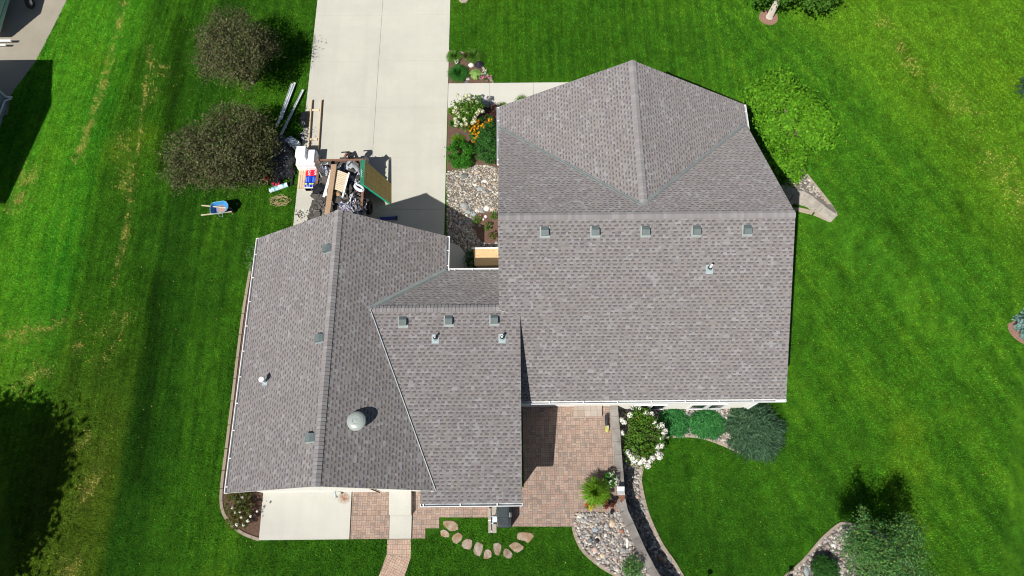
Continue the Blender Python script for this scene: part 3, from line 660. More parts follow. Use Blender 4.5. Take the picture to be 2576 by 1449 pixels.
def gutter(a, b, out, hang=1.0, back=.0, ends=True, first=.25, inside='gutter_in'):
    a, b, o = Vector(a), Vector(b), Vector(out); L = (b - a).length; d = (b - a) / L; m = MB(); dn = Vector((0, 0, -1)); W_ = .125; D = .10
    a = a + dn * .035 - o * .015; b = b + dn * .035 - o * .015
    m.obox((a + b) / 2 + o * (W_ / 2) + dn * D, d * L / 2, o * W_ / 2, dn * .006, 1)           # trough floor
    m.obox((a + b) / 2 + o * W_ + dn * (D / 2), d * L / 2, o * .014, dn * (D / 2 + .008), 0)   # front face and lip
    m.obox((a + b) / 2 + o * .004 + dn * (D / 2), d * L / 2, o * .004, dn * (D / 2), 1)
    for e in (a, b): m.obox(e + o * (W_ / 2) + dn * (D / 2), d * .012, o * (W_ / 2), dn * (D / 2 + .004), 0)
    t = first
    while t < L - .1: m.obox(a + d * t + o * (W_ / 2) + dn * .012, d * .022, o * (W_ / 2 - .016), dn * .010, 0); t += hang
    return m.build('gutter', [M['white'], M[inside]], house)
gutter((WX0, WY0, HE), (WX0, WY1, HE), (-1, 0, 0), 1.15); gutter((WX1, MY1 + .02, HE), (WX1, WY1, HE), (1, 0, 0), .75)
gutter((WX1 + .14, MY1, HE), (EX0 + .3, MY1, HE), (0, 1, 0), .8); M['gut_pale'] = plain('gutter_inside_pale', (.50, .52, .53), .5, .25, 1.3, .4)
gutter((MX0, MY0, HE), (MX1, MY0, HE), (0, -1, 0), 1.5, first=.12); gutter((MX1 + .02, EY0, HE), (EX1, EY0, HE), (0, -1, 0), 1.45, first=1.2, inside='gut_pale')
gutter((EX0, P(1250, 412, HE)[1], HE), (EX0, EYF - .02, HE), (-1, 0, 0), 1.1); gutter((EX1, P(1893, 338, HE)[1], HE), (EX1, EYF - .02, HE), (1, 0, 0), 1.1)
m = MB(); m.obox((EX1 - .25, EY0 - .07, HE - .035), (.20, 0, 0), (0, .05, 0), (0, 0, .012)); m.build('gutter_cover', M['white'], house)
def frame(pt, k):
    nn = pn(k); up = Vector((0, 0, 1)) - nn * nn.z; up.normalize(); return Vector(pt), up.cross(nn), up, nn
def roofvent(px, py, k):
    c, u, up, nn = frame(onroof(px, py, k), k); q = lambda a, b, h: c + u * a + up * b + nn * h
    f = MB(); f.obox(c + nn * .008 - up * .05, u * .21, up * .24, nn * .006); v = MB(); W_ = .155
    pr = [(.19, .012), (.15, .06), (.05, .16), (-.17, .185), (-.19, .15), (-.19, .012)]
    for (b0, h0), (b1, h1) in zip(pr, pr[1:] + pr[:1]): v.face([q(-W_, b0, h0), q(-W_, b1, h1), q(W_, b1, h1), q(W_, b0, h0)])
    v.face([q(-W_, *p) for p in pr][::-1]); v.face([q(W_, *p) for p in pr])
    o = v.build('roof_vent', M['vent'], house); f.build('vent_flange', M['flash'], o)
for px, py in ((826, 626), (807, 851), (784, 1101)): roofvent(px, py, 'ww')
for px, py in ((1370.5, 581), (1497.5, 580), (1624, 579.5), (1752, 578.5), (1879.5, 577)): roofvent(px, py, 'es')
for px, py in ((1014, 807.5), (1129, 805), (1243.5, 803)): roofvent(px, py, 'ms')
def pipe(px, py, k, h, r=.045):
    c, u, up, nn = frame(onroof(px, py, k), k); z = Vector((0, 0, 1))
    f = MB(); f.obox(c + nn * .008 - up * .03, u * .15, up * .19, nn * .006); f.lathe(c, [(.11, 0), (.105, .06), (.075, .12)], 16)
    o = MB(); o.lathe(c, [(r, .0), (r, h), (r * .72, h), (r * .72, h - .12)], 16); o = o.build('vent_pipe', M['pvc'], house); f.build('pipe_flashing', M['flange'], o)
    b = MB(); b.lathe(c, [(.085, .10), (.085, .15), (.055, .19), (r + .004, .19)], 16); b.build('pipe_collar', M['black'], o)
pipe(1095, 851, 'ms', .36); pipe(1263, 850, 'ms', .34, .055); pipe(1784.5, 676, 'es', .42, .05)
c, u, up, nn = frame(onroof(667, 961, 'ww'), 'ww')
o = MB(); o.lathe(c, [(.07, 0), (.07, .38), (.11, .40), (.12, .46), (.11, .50), (0, .51)], 18); o = o.build('flue_cap', M['white'], house, smooth=False); f = MB(); f.obox(c + nn * .008, u * .15, up * .16, nn * .006); f.build('pipe_flashing', M['flange'], o)
c, u, up, nn = frame(onroof(899, 1061, 'we'), 'we')
o = MB(); o.lathe(c - Vector((0, 0, .1)), [(.27, 0), (.27, .22), (.37, .24), (.385, .28), (.36, .33), (.29, .385), (.20, .42), (.13, .43), (.12, .415), (.06, .425), (0, .43)], 40)
o.build('dome_vent', plain('dome_metal', (.29, .325, .305), .38, .06, 4, .5), house, smooth=True)
# windows, trim, outlet pipe
yw = EY0 + .335
for x0, x1 in ((1587, 1626.5), (1629, 1668.5), (1727, 1770), (1772.5, 1813)):
    a, b = P(x0, 1029.5, -.86)[0], P(x1, 1029.5, -.86)[0]; m = MB(); t = .07
    for c_, s_ in (((a + b) / 2, .0), ((a + b) / 2, 1)): m.box((c_, yw - .02, (-.90 + t / 2) if s_ == 0 else (.28 - t / 2)), (b - a, .06, t))
    for c_ in (a + t / 2, b - t / 2): m.box((c_, yw - .02, -.31), (t, .056, 1.18 - 2 * t))
    o = m.build('window', M['white'], house); m = MB(); m.box(((a + b) / 2, yw - .008, -.31), (b - a - 2 * t, .02, 1.18 - 2 * t)); m.build('pane', M['glass'], o)
m = MB(); m.box((EX1 - .58, yw - .03, .9), (.12, .05, 3.7)); m.build('corner_trim', M['white'], house)
m = MB(); m.tube([(EX1 - .35, EY0 - .05, HE - .13), (EX1 - .5, yw - .07, HE - .6), (EX1 - .5, yw - .07, -.8), (EX1 - .45, yw - .3, -.95)], .045, 8); m.build('downspout', M['white'], house)
c = P(845, 1249, .55); m = MB(); m.tube([(c[0] - .03, WY0 + .22, .72), (c[0] - .01, c[1] + .1, .72), (c[0], c[1] + .02, .68), (c[0], c[1], .55), (c[0], c[1], .40)], [.055, .055, .06, .062, .055], 12); m.build('outlet_pipe', M['galv'], house, smooth=True)
m = MB(); c = P(1163.5, 1253, .5); m.box((c[0], WY0 + .19, 2.3), (.12, .05, .16)); m.build('wall_lamp', M['black'], house)
c = P(1163, 1254, 0); m = MB(); m.tube([(-1.92 * 0 + P(846, 1240)[0] + 2.0, WY0 + .17, 2.6), (P(846, 1240)[0] + 2.0, WY0 + .17, .3)], .03, 6); m.build('meter_conduit', plain('brown_trim', (.16, .07, .045), .7), house)
# walls of the court: board lying over a window well
t = thing('osb_panel', 'bright chipboard sheet lying over the entry court between the two roofs', 'chipboard sheet', P(1222, 655))
m = MB(); a, b = P(1191, 626, .85), P(1262, 626, .85); c_ = P(1194, 668, .85); m.prism([a[:2], b[:2], (b[0], c_[1]), c_[:2]], .82, .85); m.build('panel', M['osb'], t)
m = MB(); m.box(((a[0] + b[0]) / 2, (a[1] + c_[1]) / 2, .41), (b[0] - a[0] - .25, a[1] - c_[1] - .2, .82)); m.build('crate', M['wood'], t)
m = MB(); m.box(((a[0] + b[0]) / 2 - .05, a[1] + .03, .855), (b[0] - a[0] + .1, .06, .05)); m.build('edge_strip', M['white'], t)

# ------------------------------------------------------------------ neighbour's house and trailer at the left edge
nh = thing('neighbour_house', 'grey-sided house cut off by the left edge with white downspout', 'house', (-33, 20.5, 0))
ngr = plain('grey_siding', (.30, .33, .36), .7, .08); m = MB()
NP = [(23.7, 0), (23.7, 2.85), (20.44, 3.9), (16.6, 2.25), (16.6, 0)]
A = [(-27.75, y, z) for y, z in NP]; B = [(-39, y, z) for y, z in NP]; m.face(A); m.face(B[::-1])
for i in range(5): j = (i + 1) % 5; m.face([A[i], A[j], B[j], B[i]])
m.build('wall', ngr, nh); m = MB(); RP = [(24.24, 2.95), (20.44, 4.08), (15.9, 2.0)]
for (y0, z0), (y1, z1) in zip(RP, RP[1:]):
    a, b, c_, d = (-27.3, y0, z0), (-27.3, y1, z1), (-40, y1, z1), (-40, y0, z0); lo = lambda p: (p[0], p[1], p[2] - .15)
    uvf = lambda p: (p[0] + 80, (p[1] if y0 < 20 else -p[1]) * 1.1 + 80)
    m.face([a, b, c_, d], [uvf(p) for p in (a, b, c_, d)], 0); m.face([lo(d), lo(c_), lo(b), lo(a)], None, 1)
    for p, q in ((a, b), (c_, d), (d, a), (b, c_)): m.face([p, lo(p), lo(q), q], None, 1)
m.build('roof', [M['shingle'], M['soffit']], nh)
c0, c1 = P(-6, 222, .25), P(22, 246, .06); m = MB(); m.tube([(-27.66, 23.5, 2.8), (-27.66, 23.5, .3), (-27.5, 23.62, .1), (c1[0] - .1, c1[1] + .0, .07)], .05, 8); m.build('downspout', M['white'], nh)
m = MB(); m.tube([(-27.6, 22.0, .5), (-27.62, 23.2, .35), (-27.5, 23.5, .12)], .045, 8); m.build('drain_pipe', M['white'], nh)
tr = thing('boat_trailer', 'green-sided trailer cut off by the top left corner of the photo', 'trailer', (-29.9, 31, 0))
tg = plain('green_panel', (.26, .46, .36), .5, .15); m = MB()
m.box((-29.95, 31.8, 1.85), (2.3, 8.8, 2.6)); m.build('body', plain('pale_blue_panel', (.50, .60, .62), .5, .08), tr)
m = MB()
for k in range(7): m.box((-28.77, 31.8, .75 + k * .36), (.05, 8.7, .20))
m.build('side_panel', tg, tr)
m = MB(); c = P(79, 6, .33); m.lathe((c[0] - .1, c[1], .33), [(.16, -.10), (.30, -.11), (.34, -.06), (.34, .06), (.30, .11), (.16, .10)], 22, axis=(1, 0, 0)); wh = m.build('wheel', M['black'], tr)
m = MB(); m.lathe((c[0] - .1, c[1], .33), [(.17, .06), (.10, .09), (.03, .115), (0, .12)], 18, axis=(1, 0, 0)); m.build('rim', M['white'], wh)
m = MB(); c = P(25, 97, .35); m.box((c[0] - .9, c[1] - .15, .35), (2.0, .09, .10)); m.box((c[0] - .9, c[1] - .42, .32), (1.5, .08, .08)); m.build('bumper', M['white'], tr)

# ------------------------------------------------------------------ grass blades standing on the lawn sheet
def grass_blades(n):
    x = rng.uniform(-34, 34, n); y = rng.uniform(-4, 34, n); z = zfun(x, y); keep = np.ones(n, bool)
    lim = 19.5 + (y + 1.3) * .345; keep &= np.abs(x) < lim + 2.0
    def excl(pl, grow=0.0):
        nonlocal keep
        pl = np.array([q[:2] for q in pl]); c = np.zeros(n, bool); m_ = len(pl); b0, b1 = pl.min(0), pl.max(0); idx = np.nonzero((x > b0[0]) & (x < b1[0]) & (y > b0[1]) & (y < b1[1]) & keep)[0]
        X, Y = x[idx], y[idx]; cc = np.zeros(len(idx), bool)
        for i in range(m_):
            a, b = pl[i], pl[i - 1]
            if a[1] == b[1]: continue
            cc ^= ((a[1] > Y) != (b[1] > Y)) & (X < (b[0] - a[0]) * (Y - a[1]) / (b[1] - a[1]) + a[0])
        keep[idx[cc]] = False
    rect = lambda a, b, c_, d: [(a, b), (c_, b), (c_, d), (a, d)]
    for pl in (rect(DXL, 13, DXR, 60), rect(DXR - .1, wy0, 6, wy1), rect(WX0 + .5, WY0 + .2, 0, WY1), rect(EX0, EY0 + .3, EX1 - .5, EYF - .4), patio, poly([(665, 1228), (886, 1226), (879.5, 1356.5), (653, 1359)]), poly([(886, 1226), (1318, 1226), (1070, 1354), (885, 1356)]), rect(-4, 5, .4, 13.5),
               poly([(974.5, 1350), (1034, 1350), (1033.4, 1402), (1018, 1449), (990, 1530), (925, 1530), (953.3, 1449), (973, 1395)]), poly([(1227, 1262), (1251, 1262), (1251, 1342), (1227, 1342)]),
               [P(*q) for q in B_A], [P(*q) for q in SG], [G2(*q) for q in LBW], [G2(*q) for q in RB], [P(*q) for q in EG], [P(*q) for q in NW], [P(1120, 268), P(1262, 268), P(1262, 720), P(1118, 720)],
               [P(*q) for q in ((634, 640), (652, 640), (600, 1230), (668, 1237), (653, 1358), (612, 1343), (580, 1318), (558, 1285), (556, 1240), (568, 1130), (583, 1010), (596, 900), (610, 790), (624, 705))],
               [(-60, 20.5), (P(30, 250)[0], P(30, 250)[1] - 1.0), P(28, 238), P(88, 158), P(140, 58), P(188, -40), (-24.6, 40), (-60, 40)], rect(-40, 16.6, -27.7, 23.7)): excl(pl)
    for px, py, r in ((1933, 44, .56), (2584, 820, .98), (1167, -2, .3)):
        c = G(px, py); keep &= np.hypot(x - c[0], y - c[1]) > r - .04
    for px, py, a, b in STONES:
        c = G(px, py); keep &= ((x - c[0]) / a) ** 2 + ((y - c[1]) / b) ** 2 > .88
    pw = np.array(WALL); d = seg_dist(x, y, [tuple(q) for q in WALL]); keep &= d > .19
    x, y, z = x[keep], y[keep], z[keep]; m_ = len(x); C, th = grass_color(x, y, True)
    jit = rng.uniform(.62, 1.45, (m_, 1)) * 1.32; warm = rng.normal(size=(m_, 1)) * .12; C = C * jit * np.concatenate([1 + warm, np.ones_like(warm), np.ones_like(warm)], 1)
    tn = sstep(.42, .62, fbm(x, y, .3, 401, 3)); dry = (rng.random(m_) < th * tn * 1.25) | (rng.random(m_) < .002); C[dry] = np.array([.50, .43, .11]) * rng.uniform(.7, 1.2, (dry.sum(), 1))
    a = rng.uniform(0, 6.283, m_); lean = rng.uniform(.35, 1.3, m_); L = rng.uniform(.045, .085, m_); W = rng.uniform(.022, .05, m_)
    dv = np.stack([np.cos(a) * lean, np.sin(a) * lean, np.ones(m_)], 1); dv = unit(dv) * L[:, None]; sv = np.stack([-np.sin(a), np.cos(a), rng.normal(size=m_) * .25], 1) * W[:, None] / 2
    p = np.stack([x, y, z - .004], 1); V = np.stack([p - sv, p + sv, p + dv + sv * .45, p + dv - sv * .45], 1)
    n_ = N('grass_blades'); at = n_.n('ShaderNodeAttribute', attribute_name='grass').outputs['Color']; n_.col(at, .8, .03); tr = n_.n('ShaderNodeBsdfTranslucent'); n_.put(tr.inputs[0], at); ms = n_.n('ShaderNodeMixShader'); ms.inputs[0].default_value = .2
    n_.t.links.new(n_.b.outputs[0], ms.inputs[1]); n_.t.links.new(tr.outputs[0], ms.inputs[2]); n_.t.links.new(ms.outputs[0], n_.out.inputs[0])
    o = quads('grass', V, np.zeros((m_, 2)), n_.m, None, (0, 0, 0)); ca = o.data.color_attributes.new('grass', 'FLOAT_COLOR', 'POINT')
    ca.data.foreach_set('color', np.repeat(np.concatenate([np.clip(C, 0.002, 1), np.ones((m_, 1))], 1), 4, axis=0).reshape(-1).astype(np.float32)); struct(o, 'stuff', 'short mown grass covering the lawns round the house', 'grass')
STONES = [(1005.9 + .41495 * q[0], 1182.4 + .41495 * q[1], .41495 * q[2] / 57.5, .41495 * q[3] / 57.5) for q in ((308, 340, 44, 30), (274, 385, 24, 22), (348, 412, 28, 30), (407, 450, 30, 31), (475, 482, 26, 38), (533, 510, 22, 27), (592, 480, 21, 34), (655, 507, 26, 29), (706, 470, 40, 28), (760, 405, 45, 28))]
grass_blades(1300000)

# ------------------------------------------------------------------ retaining walls
tw = thing('retaining_wall', 'curved stone-capped retaining wall running down the right side of the patio', 'wall', (WALL[3][0], WALL[3][1], -1.0))
q = spline(WALL, 5); m = MB(); ribbon(m, q, .34, -1.05, .10, gaps=2)
capm = N('grey_cap_stone'); fn = capm.noise(1.2, capm.pos(), detail=5); fb = capm.noise(18, capm.pos(), detail=5)
cc = capm.ramp(fn, [(.3, (.155, .14, .128)), (.5, (.255, .235, .215)), (.7, (.34, .32, .30))]); cc = capm.mix(capm.maprange(fb, .35, .65, 0, .35), cc, (.10, .09, .085)); capm.col(cc, .9, .15); capm.bump(fb, .012)
M['capstone'] = capm.m; m.build('block_courses', M['capstone'], tw)
m = MB(); L = [Vector((p[0], p[1], 0)) for p in q]; dd = 0; cl = [L[0]]
seg = 0.0; samples = []
for a, b in zip(L, L[1:]):
    n_ = max(2, int((b - a).length / .05))
    for k in range(n_): samples.append(a + (b - a) * k / n_)
step = 11; random.seed(3)
for k in range(0, len(samples) - step, step):
    a, b = samples[k], samples[k + step - 0]; d = (b - a).normalized(); nrm = Vector((-d.y, d.x, 0)); w2 = .185 + random.uniform(-.008, .012); e = .006
    p0, p1 = a + d * e, b - d * e; z = .16 + random.uniform(-.006, .006)
    T = [p0 + nrm * w2, p0 - nrm * w2, p1 - nrm * w2, p1 + nrm * w2]; m.prism([t_[:2] for t_ in T], .10, z)
m.build('cap_stone', M['capstone'], tw)
tn = thing('retaining_wall', 'short stepped grey block wall running out from the right side of the house', 'wall', P(2050, 515, -.5))
pts = [(1962, 470), (1998, 480), (2017, 482), (2046, 499), (2073, 519), (2106, 541)]
for i in range(len(pts) - 1):
    a, b = P(*pts[i]), P(*pts[i + 1]); a, b = Vector(a[:2]), Vector(b[:2]); d = (b - a).normalized(); nr = Vector((d.y, -d.x))
    zt = max(.10 - .115 * i, float(zfun(*(a + b) / 2)) + .16); m = MB(); n_ = 3
    for k in range(n_):
        p0, p1 = a + (b - a) * (k / n_) + d * .006, a + (b - a) * ((k + 1) / n_) - d * .006
        m.prism([p0, p1, p1 + nr * .25, p0 + nr * .25], zt, zt + .09)
    for c_ in range(8):
        z1 = zt - .004 - .15 * c_
        for k in range(n_): 
            o_ = .1 * (c_ % 2); p0, p1 = a + (b - a) * (k / n_) + d * (.006 + (0 if k == 0 else o_)), a + (b - a) * ((k + 1) / n_) - d * (.006 - (0 if k == n_ - 1 else o_))
            m.prism([p0 + nr * .04, p1 + nr * .04, p1 + nr * (.22 + .018 * c_ + .01 * ((k + c_) % 2)), p0 + nr * (.22 + .018 * c_ + .01 * ((k + c_) % 2))], z1 - .142, z1)
    m.build('block_course', plain('wall_block', (.33, .30, .265), .9, .25, 2.5), tn)
kq = [(1998, 520), (2012, 521.5), (2050, 536), (2088, 554), (2104, 541)]
m = MB(); ribbon(m, [P(px, py, -.75 + .12 * i)[:2] for i, (px, py) in enumerate(kq)], .14, -1.3, lambda x, y: float(zfun(x, y)) + .05, gaps=2); tag(m.build('edging_kerb', M['curb']), 'concrete edging along the foot of the short stepped block wall', 'kerb')

# ------------------------------------------------------------------ trees and shrubs
LM = dict(
    crab=leafmat('crabapple_leaves', [(.030, .045, .012), (.060, .085, .022), (.105, .135, .038), (.130, .105, .055), (.20, .225, .105), (.10, .065, .042), (.15, .17, .075)], trans=.2),
    magn=leafmat('broad_bright_leaves', [(.065, .21, .010), (.105, .31, .014), (.17, .41, .022), (.125, .34, .016)], .45, .3),
    maple=leafmat('maple_leaves', [(.045, .13, .015), (.075, .20, .02), (.11, .25, .035)], trans=.3),
    willow=leafmat('grey_green_leaves', [(.045, .16, .035), (.07, .23, .05), (.115, .30, .085), (.20, .30, .06), (.06, .20, .06)], trans=.25),
    bush=leafmat('mid_green_leaves', [(.030, .16, .012), (.05, .22, .018), (.08, .29, .026)], trans=.25),
    dark=leafmat('deep_green_leaves', [(.020, .09, .016), (.038, .14, .024), (.07, .20, .036)], trans=.2),
    hyd=leafmat('hydrangea_leaves', [(.045, .14, .012), (.075, .20, .018), (.11, .25, .026), (.12, .14, .024)], trans=.25),
    rose=leafmat('rose_leaves', [(.05, .11, .02), (.09, .15, .025), (.13, .10, .03), (.16, .09, .035), (.05, .13, .02)], trans=.2),
    jun=leafmat('juniper_sprays', [(.028, .145, .034), (.046, .215, .052), (.075, .28, .075)], .7, .15),
    junb=leafmat('blue_green_sprays', [(.034, .085, .042), (.06, .135, .066), (.11, .205, .108)], .7, .15),
    spruce=leafmat('blue_spruce_needles', [(.13, .24, .21), (.20, .34, .31), (.28, .43, .41)], .7, .1),
    grass=leafmat('strappy_green_blades', [(.03, .15, .025), (.05, .21, .03), (.08, .28, .04)], trans=.25),
    lime=leafmat('yellow_green_blades', [(.10, .25, .012), (.17, .36, .02), (.24, .42, .035)], trans=.3),
    day=leafmat('daylily_blades', [(.06, .18, .02), (.10, .25, .03), (.14, .26, .04)], trans=.25),
    hosta=leafmat('pale_hosta_leaves', [(.17, .33, .06), (.25, .42, .10), (.33, .48, .16)], trans=.25),
    plum=leafmat('plum_leaves', [(.02, .016, .03), (.035, .03, .05), (.06, .055, .08)], trans=.1),
    barb=leafmat('barberry_leaves', [(.07, .02, .025), (.11, .03, .03), (.09, .06, .03)], trans=.15),
    white=leafmat('white_petals', [(.70, .68, .60), (.80, .79, .75), (.82, .80, .72)], .6, .2),
    cream=leafmat('cream_petals', [(.50, .55, .28), (.66, .67, .44), (.76, .75, .58)], .6, .2),
    gold=leafmat('golden_petals', [(.78, .36, .01), (.88, .46, .015), (.70, .28, .01)], .6, .2),
    pink=leafmat('pink_petals', [(.70, .10, .30), (.80, .25, .45), (.75, .40, .50)], .6, .2),
    red=leafmat('red_petals', [(.62, .03, .02), (.70, .12, .03), (.55, .05, .05)], .6, .2),
    yellow=leafmat('yellow_petals', [(.82, .62, .05), (.85, .75, .15)], .6, .2),
    sage=leafmat('grey_green_balls', [(.20, .27, .18), (.27, .34, .24), (.16, .24, .12)], .7, .15))
BARK = plain('bark', (.16, .125, .10), .95, .35, 12, bscale=30, bdist=.02)
BARKP = plain('pale_bark', (.46, .41, .36), .9, .2, 9, bscale=25, bdist=.015)
def branches(parent, base, tips, r0, mat, hub=None):
    m = MB(); b = Vector(base); hub = Vector(hub) if hub else b + Vector((0, 0, .45)) * ((Vector(tips[0]) - b).length / 2)
    m.tube([b - Vector((0, 0, .1)), b + (hub - b) * .5, hub], [r0 * 1.25, r0 * .95, r0 * .8], 10)
    for t_ in tips:
        t_ = Vector(t_); mid = hub + (t_ - hub) * .5 + Vector((random.uniform(-.15, .15), random.uniform(-.15, .15), .12)); m.tube([hub, mid, t_], [r0 * .55, r0 * .36, r0 * .12], 6)
        for _ in range(3):
            s_ = hub + (t_ - hub) * random.uniform(.4, .8); e = s_ + Vector((random.uniform(-.6, .6), random.uniform(-.6, .6), random.uniform(.1, .5))); m.tube([s_, e], [r0 * .2, r0 * .06], 5)
    return m.build('trunk', mat, parent, smooth=True)
def leaves(parent, name, blobs, n, size, mat, clump=.28, shell=.6, up=.55, nclump=None, aspect=.6, droop=.15, loc=None):
    C, D = crown_points(blobs, n, clump, shell, nclump); k = len(C)
    nr = unit(D * .55 + np.array([0, 0, up]) + rng.normal(size=(k, 3)) * .55); L = size * rng.uniform(.6, 1.35, k)
    return quads(name, leafcards(C, nr, L, L * aspect, droop=droop), ruv(k), mat, parent, loc)
def tree(name, label, cat, base, blobs, n, size, lm, bark, r0, clump=.3, group=None, hub=.5, **kw):
    t = thing(name, label, cat, base, group); top = max(b[0][2] for b in blobs)
    tips = [(b[0][0] + random.uniform(-.5, .5) * b[1][0], b[0][1] + random.uniform(-.5, .5) * b[1][1], b[0][2] + random.uniform(.0, .45) * b[1][2]) for b in blobs for _ in range(3)]
    branches(t, base, tips, r0, bark, (base[0], base[1], base[2] + (top - base[2]) * hub)); leaves(t, 'crown', blobs, n, size, LM[lm], clump, **kw); return t
def B(px, py, z, rx, ry, rz): return (P(px, py, z), (rx, ry, rz))
c = P(592, 128, 2.7)
tree('crabapple_tree', 'dark olive-leaved small tree nearest the top edge, left of the driveway', 'tree', (c[0], c[1], 0), [B(592, 124, 2.7, 1.75, 1.65, 1.25), B(545, 110, 2.5, 1.15, 1.1, .9), B(645, 120, 1.9, 1.15, 1.2, .9), B(600, 185, 2.3, 1.2, .85, .8), B(585, 60, 2.4, 1.3, .85, .8), B(530, 160, 2.1, .9, .8, .7)], 20000, .098, 'crab', BARK, .10, .24, 'crabapple trees on the left lawn', shell=.45)
c = P(560, 385, 2.6)
tree('crabapple_tree', 'larger dark olive-leaved tree beside the black plastic heap and metal rails', 'tree', (c[0], c[1], 0), [B(565, 375, 2.2, 2.0, 1.7, 1.15), B(480, 380, 2.1, 1.3, 1.4, .9), B(645, 350, 1.7, 1.1, 1.3, .8), B(600, 300, 2.2, 1.5, .8, .8), B(540, 445, 1.9, 1.7, .85, .8), B(640, 430, 1.25, .95, .85, .7), B(455, 440, 2.0, .85, .75, .7)], 27000, .098, 'crab', BARK, .12, .25, 'crabapple trees on the left lawn', shell=.45)
c = P(1990, 335, .9)
tree('magnolia_shrub', 'round bright green broad-leaved shrub touching the top right corner of the house', 'tree', (c[0], c[1], 0), [B(1990, 300, 1.1, 1.75, 1.75, 1.15), B(1930, 235, .9, .95, .75, .8), B(1910, 250, .9, .75, .55, .7), B(2050, 330, .9, .85, 1.2, .75), B(1965, 390, .9, 1.2, .95, .8), B(1990, 425, .7, .65, .75, .6), B(1960, 205, .9, .6, .5, .6)], 13000, .18, 'magn', BARK, .09, .2, shell=.72, hub=.35, up=.7, aspect=.55)
b0 = P(1935, 44, 0); h = P(1952, -40, 3.4)
tt = thing('shade_tree', 'tree with pale trunk in a round reddish mulch ring at the top edge', 'tree', b0)
m = MB(); m.tube([(b0[0], b0[1], -.05), (b0[0], b0[1], .15), (b0[0] + .03, b0[1] + .02, 1.2), (b0[0] + .1, b0[1] + .1, 2.6), (b0[0] + .1, b0[1] + .3, 3.8)], [.25, .19, .165, .15, .12], 14); m.build('trunk', BARKP, tt, smooth=True)
BX, BY = b0[0], b0[1]
leaves(tt, 'crown', [((BX - .2, BY + 1.0, 4.6), (2.0, 1.3, 1.3)), ((BX + 1.9, BY + 1.0, 3.6), (1.2, 1.05, .9)), ((BX + 1.75, BY + .15, 2.9), (.85, .5, .5)), ((BX - 1.5, BY + 1.0, 3.7), (1.0, 1.0, .9)), ((BX + .6, BY + .75, 3.2), (.6, .4, .35)), ((BX + .4, BY + 2.4, 5.2), (2.0, 1.5, 1.3)), B(2052, 2, 2.1, .95, .5, .45), B(2085, -12, 2.2, .8, .5, .45), B(2010, -14, 2.4, .6, .4, .4), B(1966, 0, 2.2, .25, .4, .3), B(1912, -8, 2.2, .55, .4, .35), B(1925, -25, 2.4, .5, .5, .4)], 12000, .17, LM['maple'], .22, .6)
def ring(px, py, r, label, mat=None, f=G):
    c = f(px, py); m = MB(); m.lathe((c[0], c[1], c[2]), [(r, -.02), (r * .98, .02), (r * .6, .05), (0, .06)], 40)
    o = m.build('mulch_ring', mat or M['mulch_red'], loc=c, smooth=True); return struct(o)
ring(1933, 44, .56, '')
ring(2584, 820, .98, '')
# blue spruce at the right edge: whorls of drooping boughs
def spruce(label, cx, cy, zb, H, Rr, n, mat, name='blue_spruce'):
    t = thing(name, label, 'tree', (cx, cy, zb)); m = MB(); m.tube([(cx, cy, zb), (cx, cy, zb + H * .95)], [.09, .015], 8); m.build('trunk', BARK, t)
    Vv = []
    for k in range(n):
        hz = rng.random() ** 1.25; z0 = zb + .12 + hz * H * .92; r = Rr * (1 - hz) * rng.uniform(.85, 1.1) + .05; a = rng.uniform(0, 6.283); d = np.array([math.cos(a), math.sin(a), -.12])
        for s_ in np.arange(.12, 1.0, .055 / max(r, .2) * 1.5):
            p = np.array([cx, cy, z0]) + d * r * s_
            for sg in (-1, 1, 0):
                q = unit(d + sg * .9 * np.array([-d[1], d[0], 0]) + np.array([0, 0, .25 + rng.normal() * .15])); Lr = (.20 * (1.15 - s_) + .07) * (1 if sg else 1.1)
                Vv.append((p, q, Lr))
    Cc = np.array([v[0] for v in Vv]); Q = np.array([v[1] for v in Vv]); Ls = np.array([v[2] for v in Vv]) * rng.uniform(.7, 1.2, len(Vv))
    nr = unit(np.array([0, 0, 1.0]) + rng.normal(size=Cc.shape) * .45)
    quads('boughs', leafcards(Cc + Q * Ls[:, None] * .4, nr, Ls, .055, dirs=Q), ruv(len(Cc)), mat, t); return t
c = P(2586, 822, -.6); spruce('small blue spruce in a mulch ring at the right edge', c[0], c[1], float(zfun(c[0], c[1])), 2.0, .88, 210, LM['spruce'])
c = P(2603, 215, .5); spruce('dark conifer barely showing at the right edge near the top', c[0], c[1], 0, 2.2, .75, 120, LM['junb'], 'conifer')
# big tree outside the lower left corner that throws the shadow on the lawn
sc = np.array(P(-70, 1235, 0)); hb = 7.0; base = sc - np.array([.502 * hb, .658 * hb, 0])
tree('shade_tree', 'large leafy tree outside the lower left corner shading the lawn', 'tree', (base[0], base[1], 0), [((base[0], base[1], hb), (3.4, 3.4, 3.0)), ((base[0] + 1.5, base[1] + 1.6, hb - .6), (2.3, 2.2, 1.7)), ((base[0] + 2.2, base[1] - 1.5, hb - 1.4), (2.0, 2.1, 1.5)), ((base[0] - 1.5, base[1] - 2.5, hb - 1), (2.6, 2.4, 1.7)), ((base[0] + 1.0, base[1] - 3.8, hb - 1.6), (1.8, 1.5, 1.2)), ((base[0] - 2, base[1] + 2.0, hb), (2.4, 2, 1.8))], 30000, .34, 'maple', BARK, .28, .5, shell=.35, nclump=90)
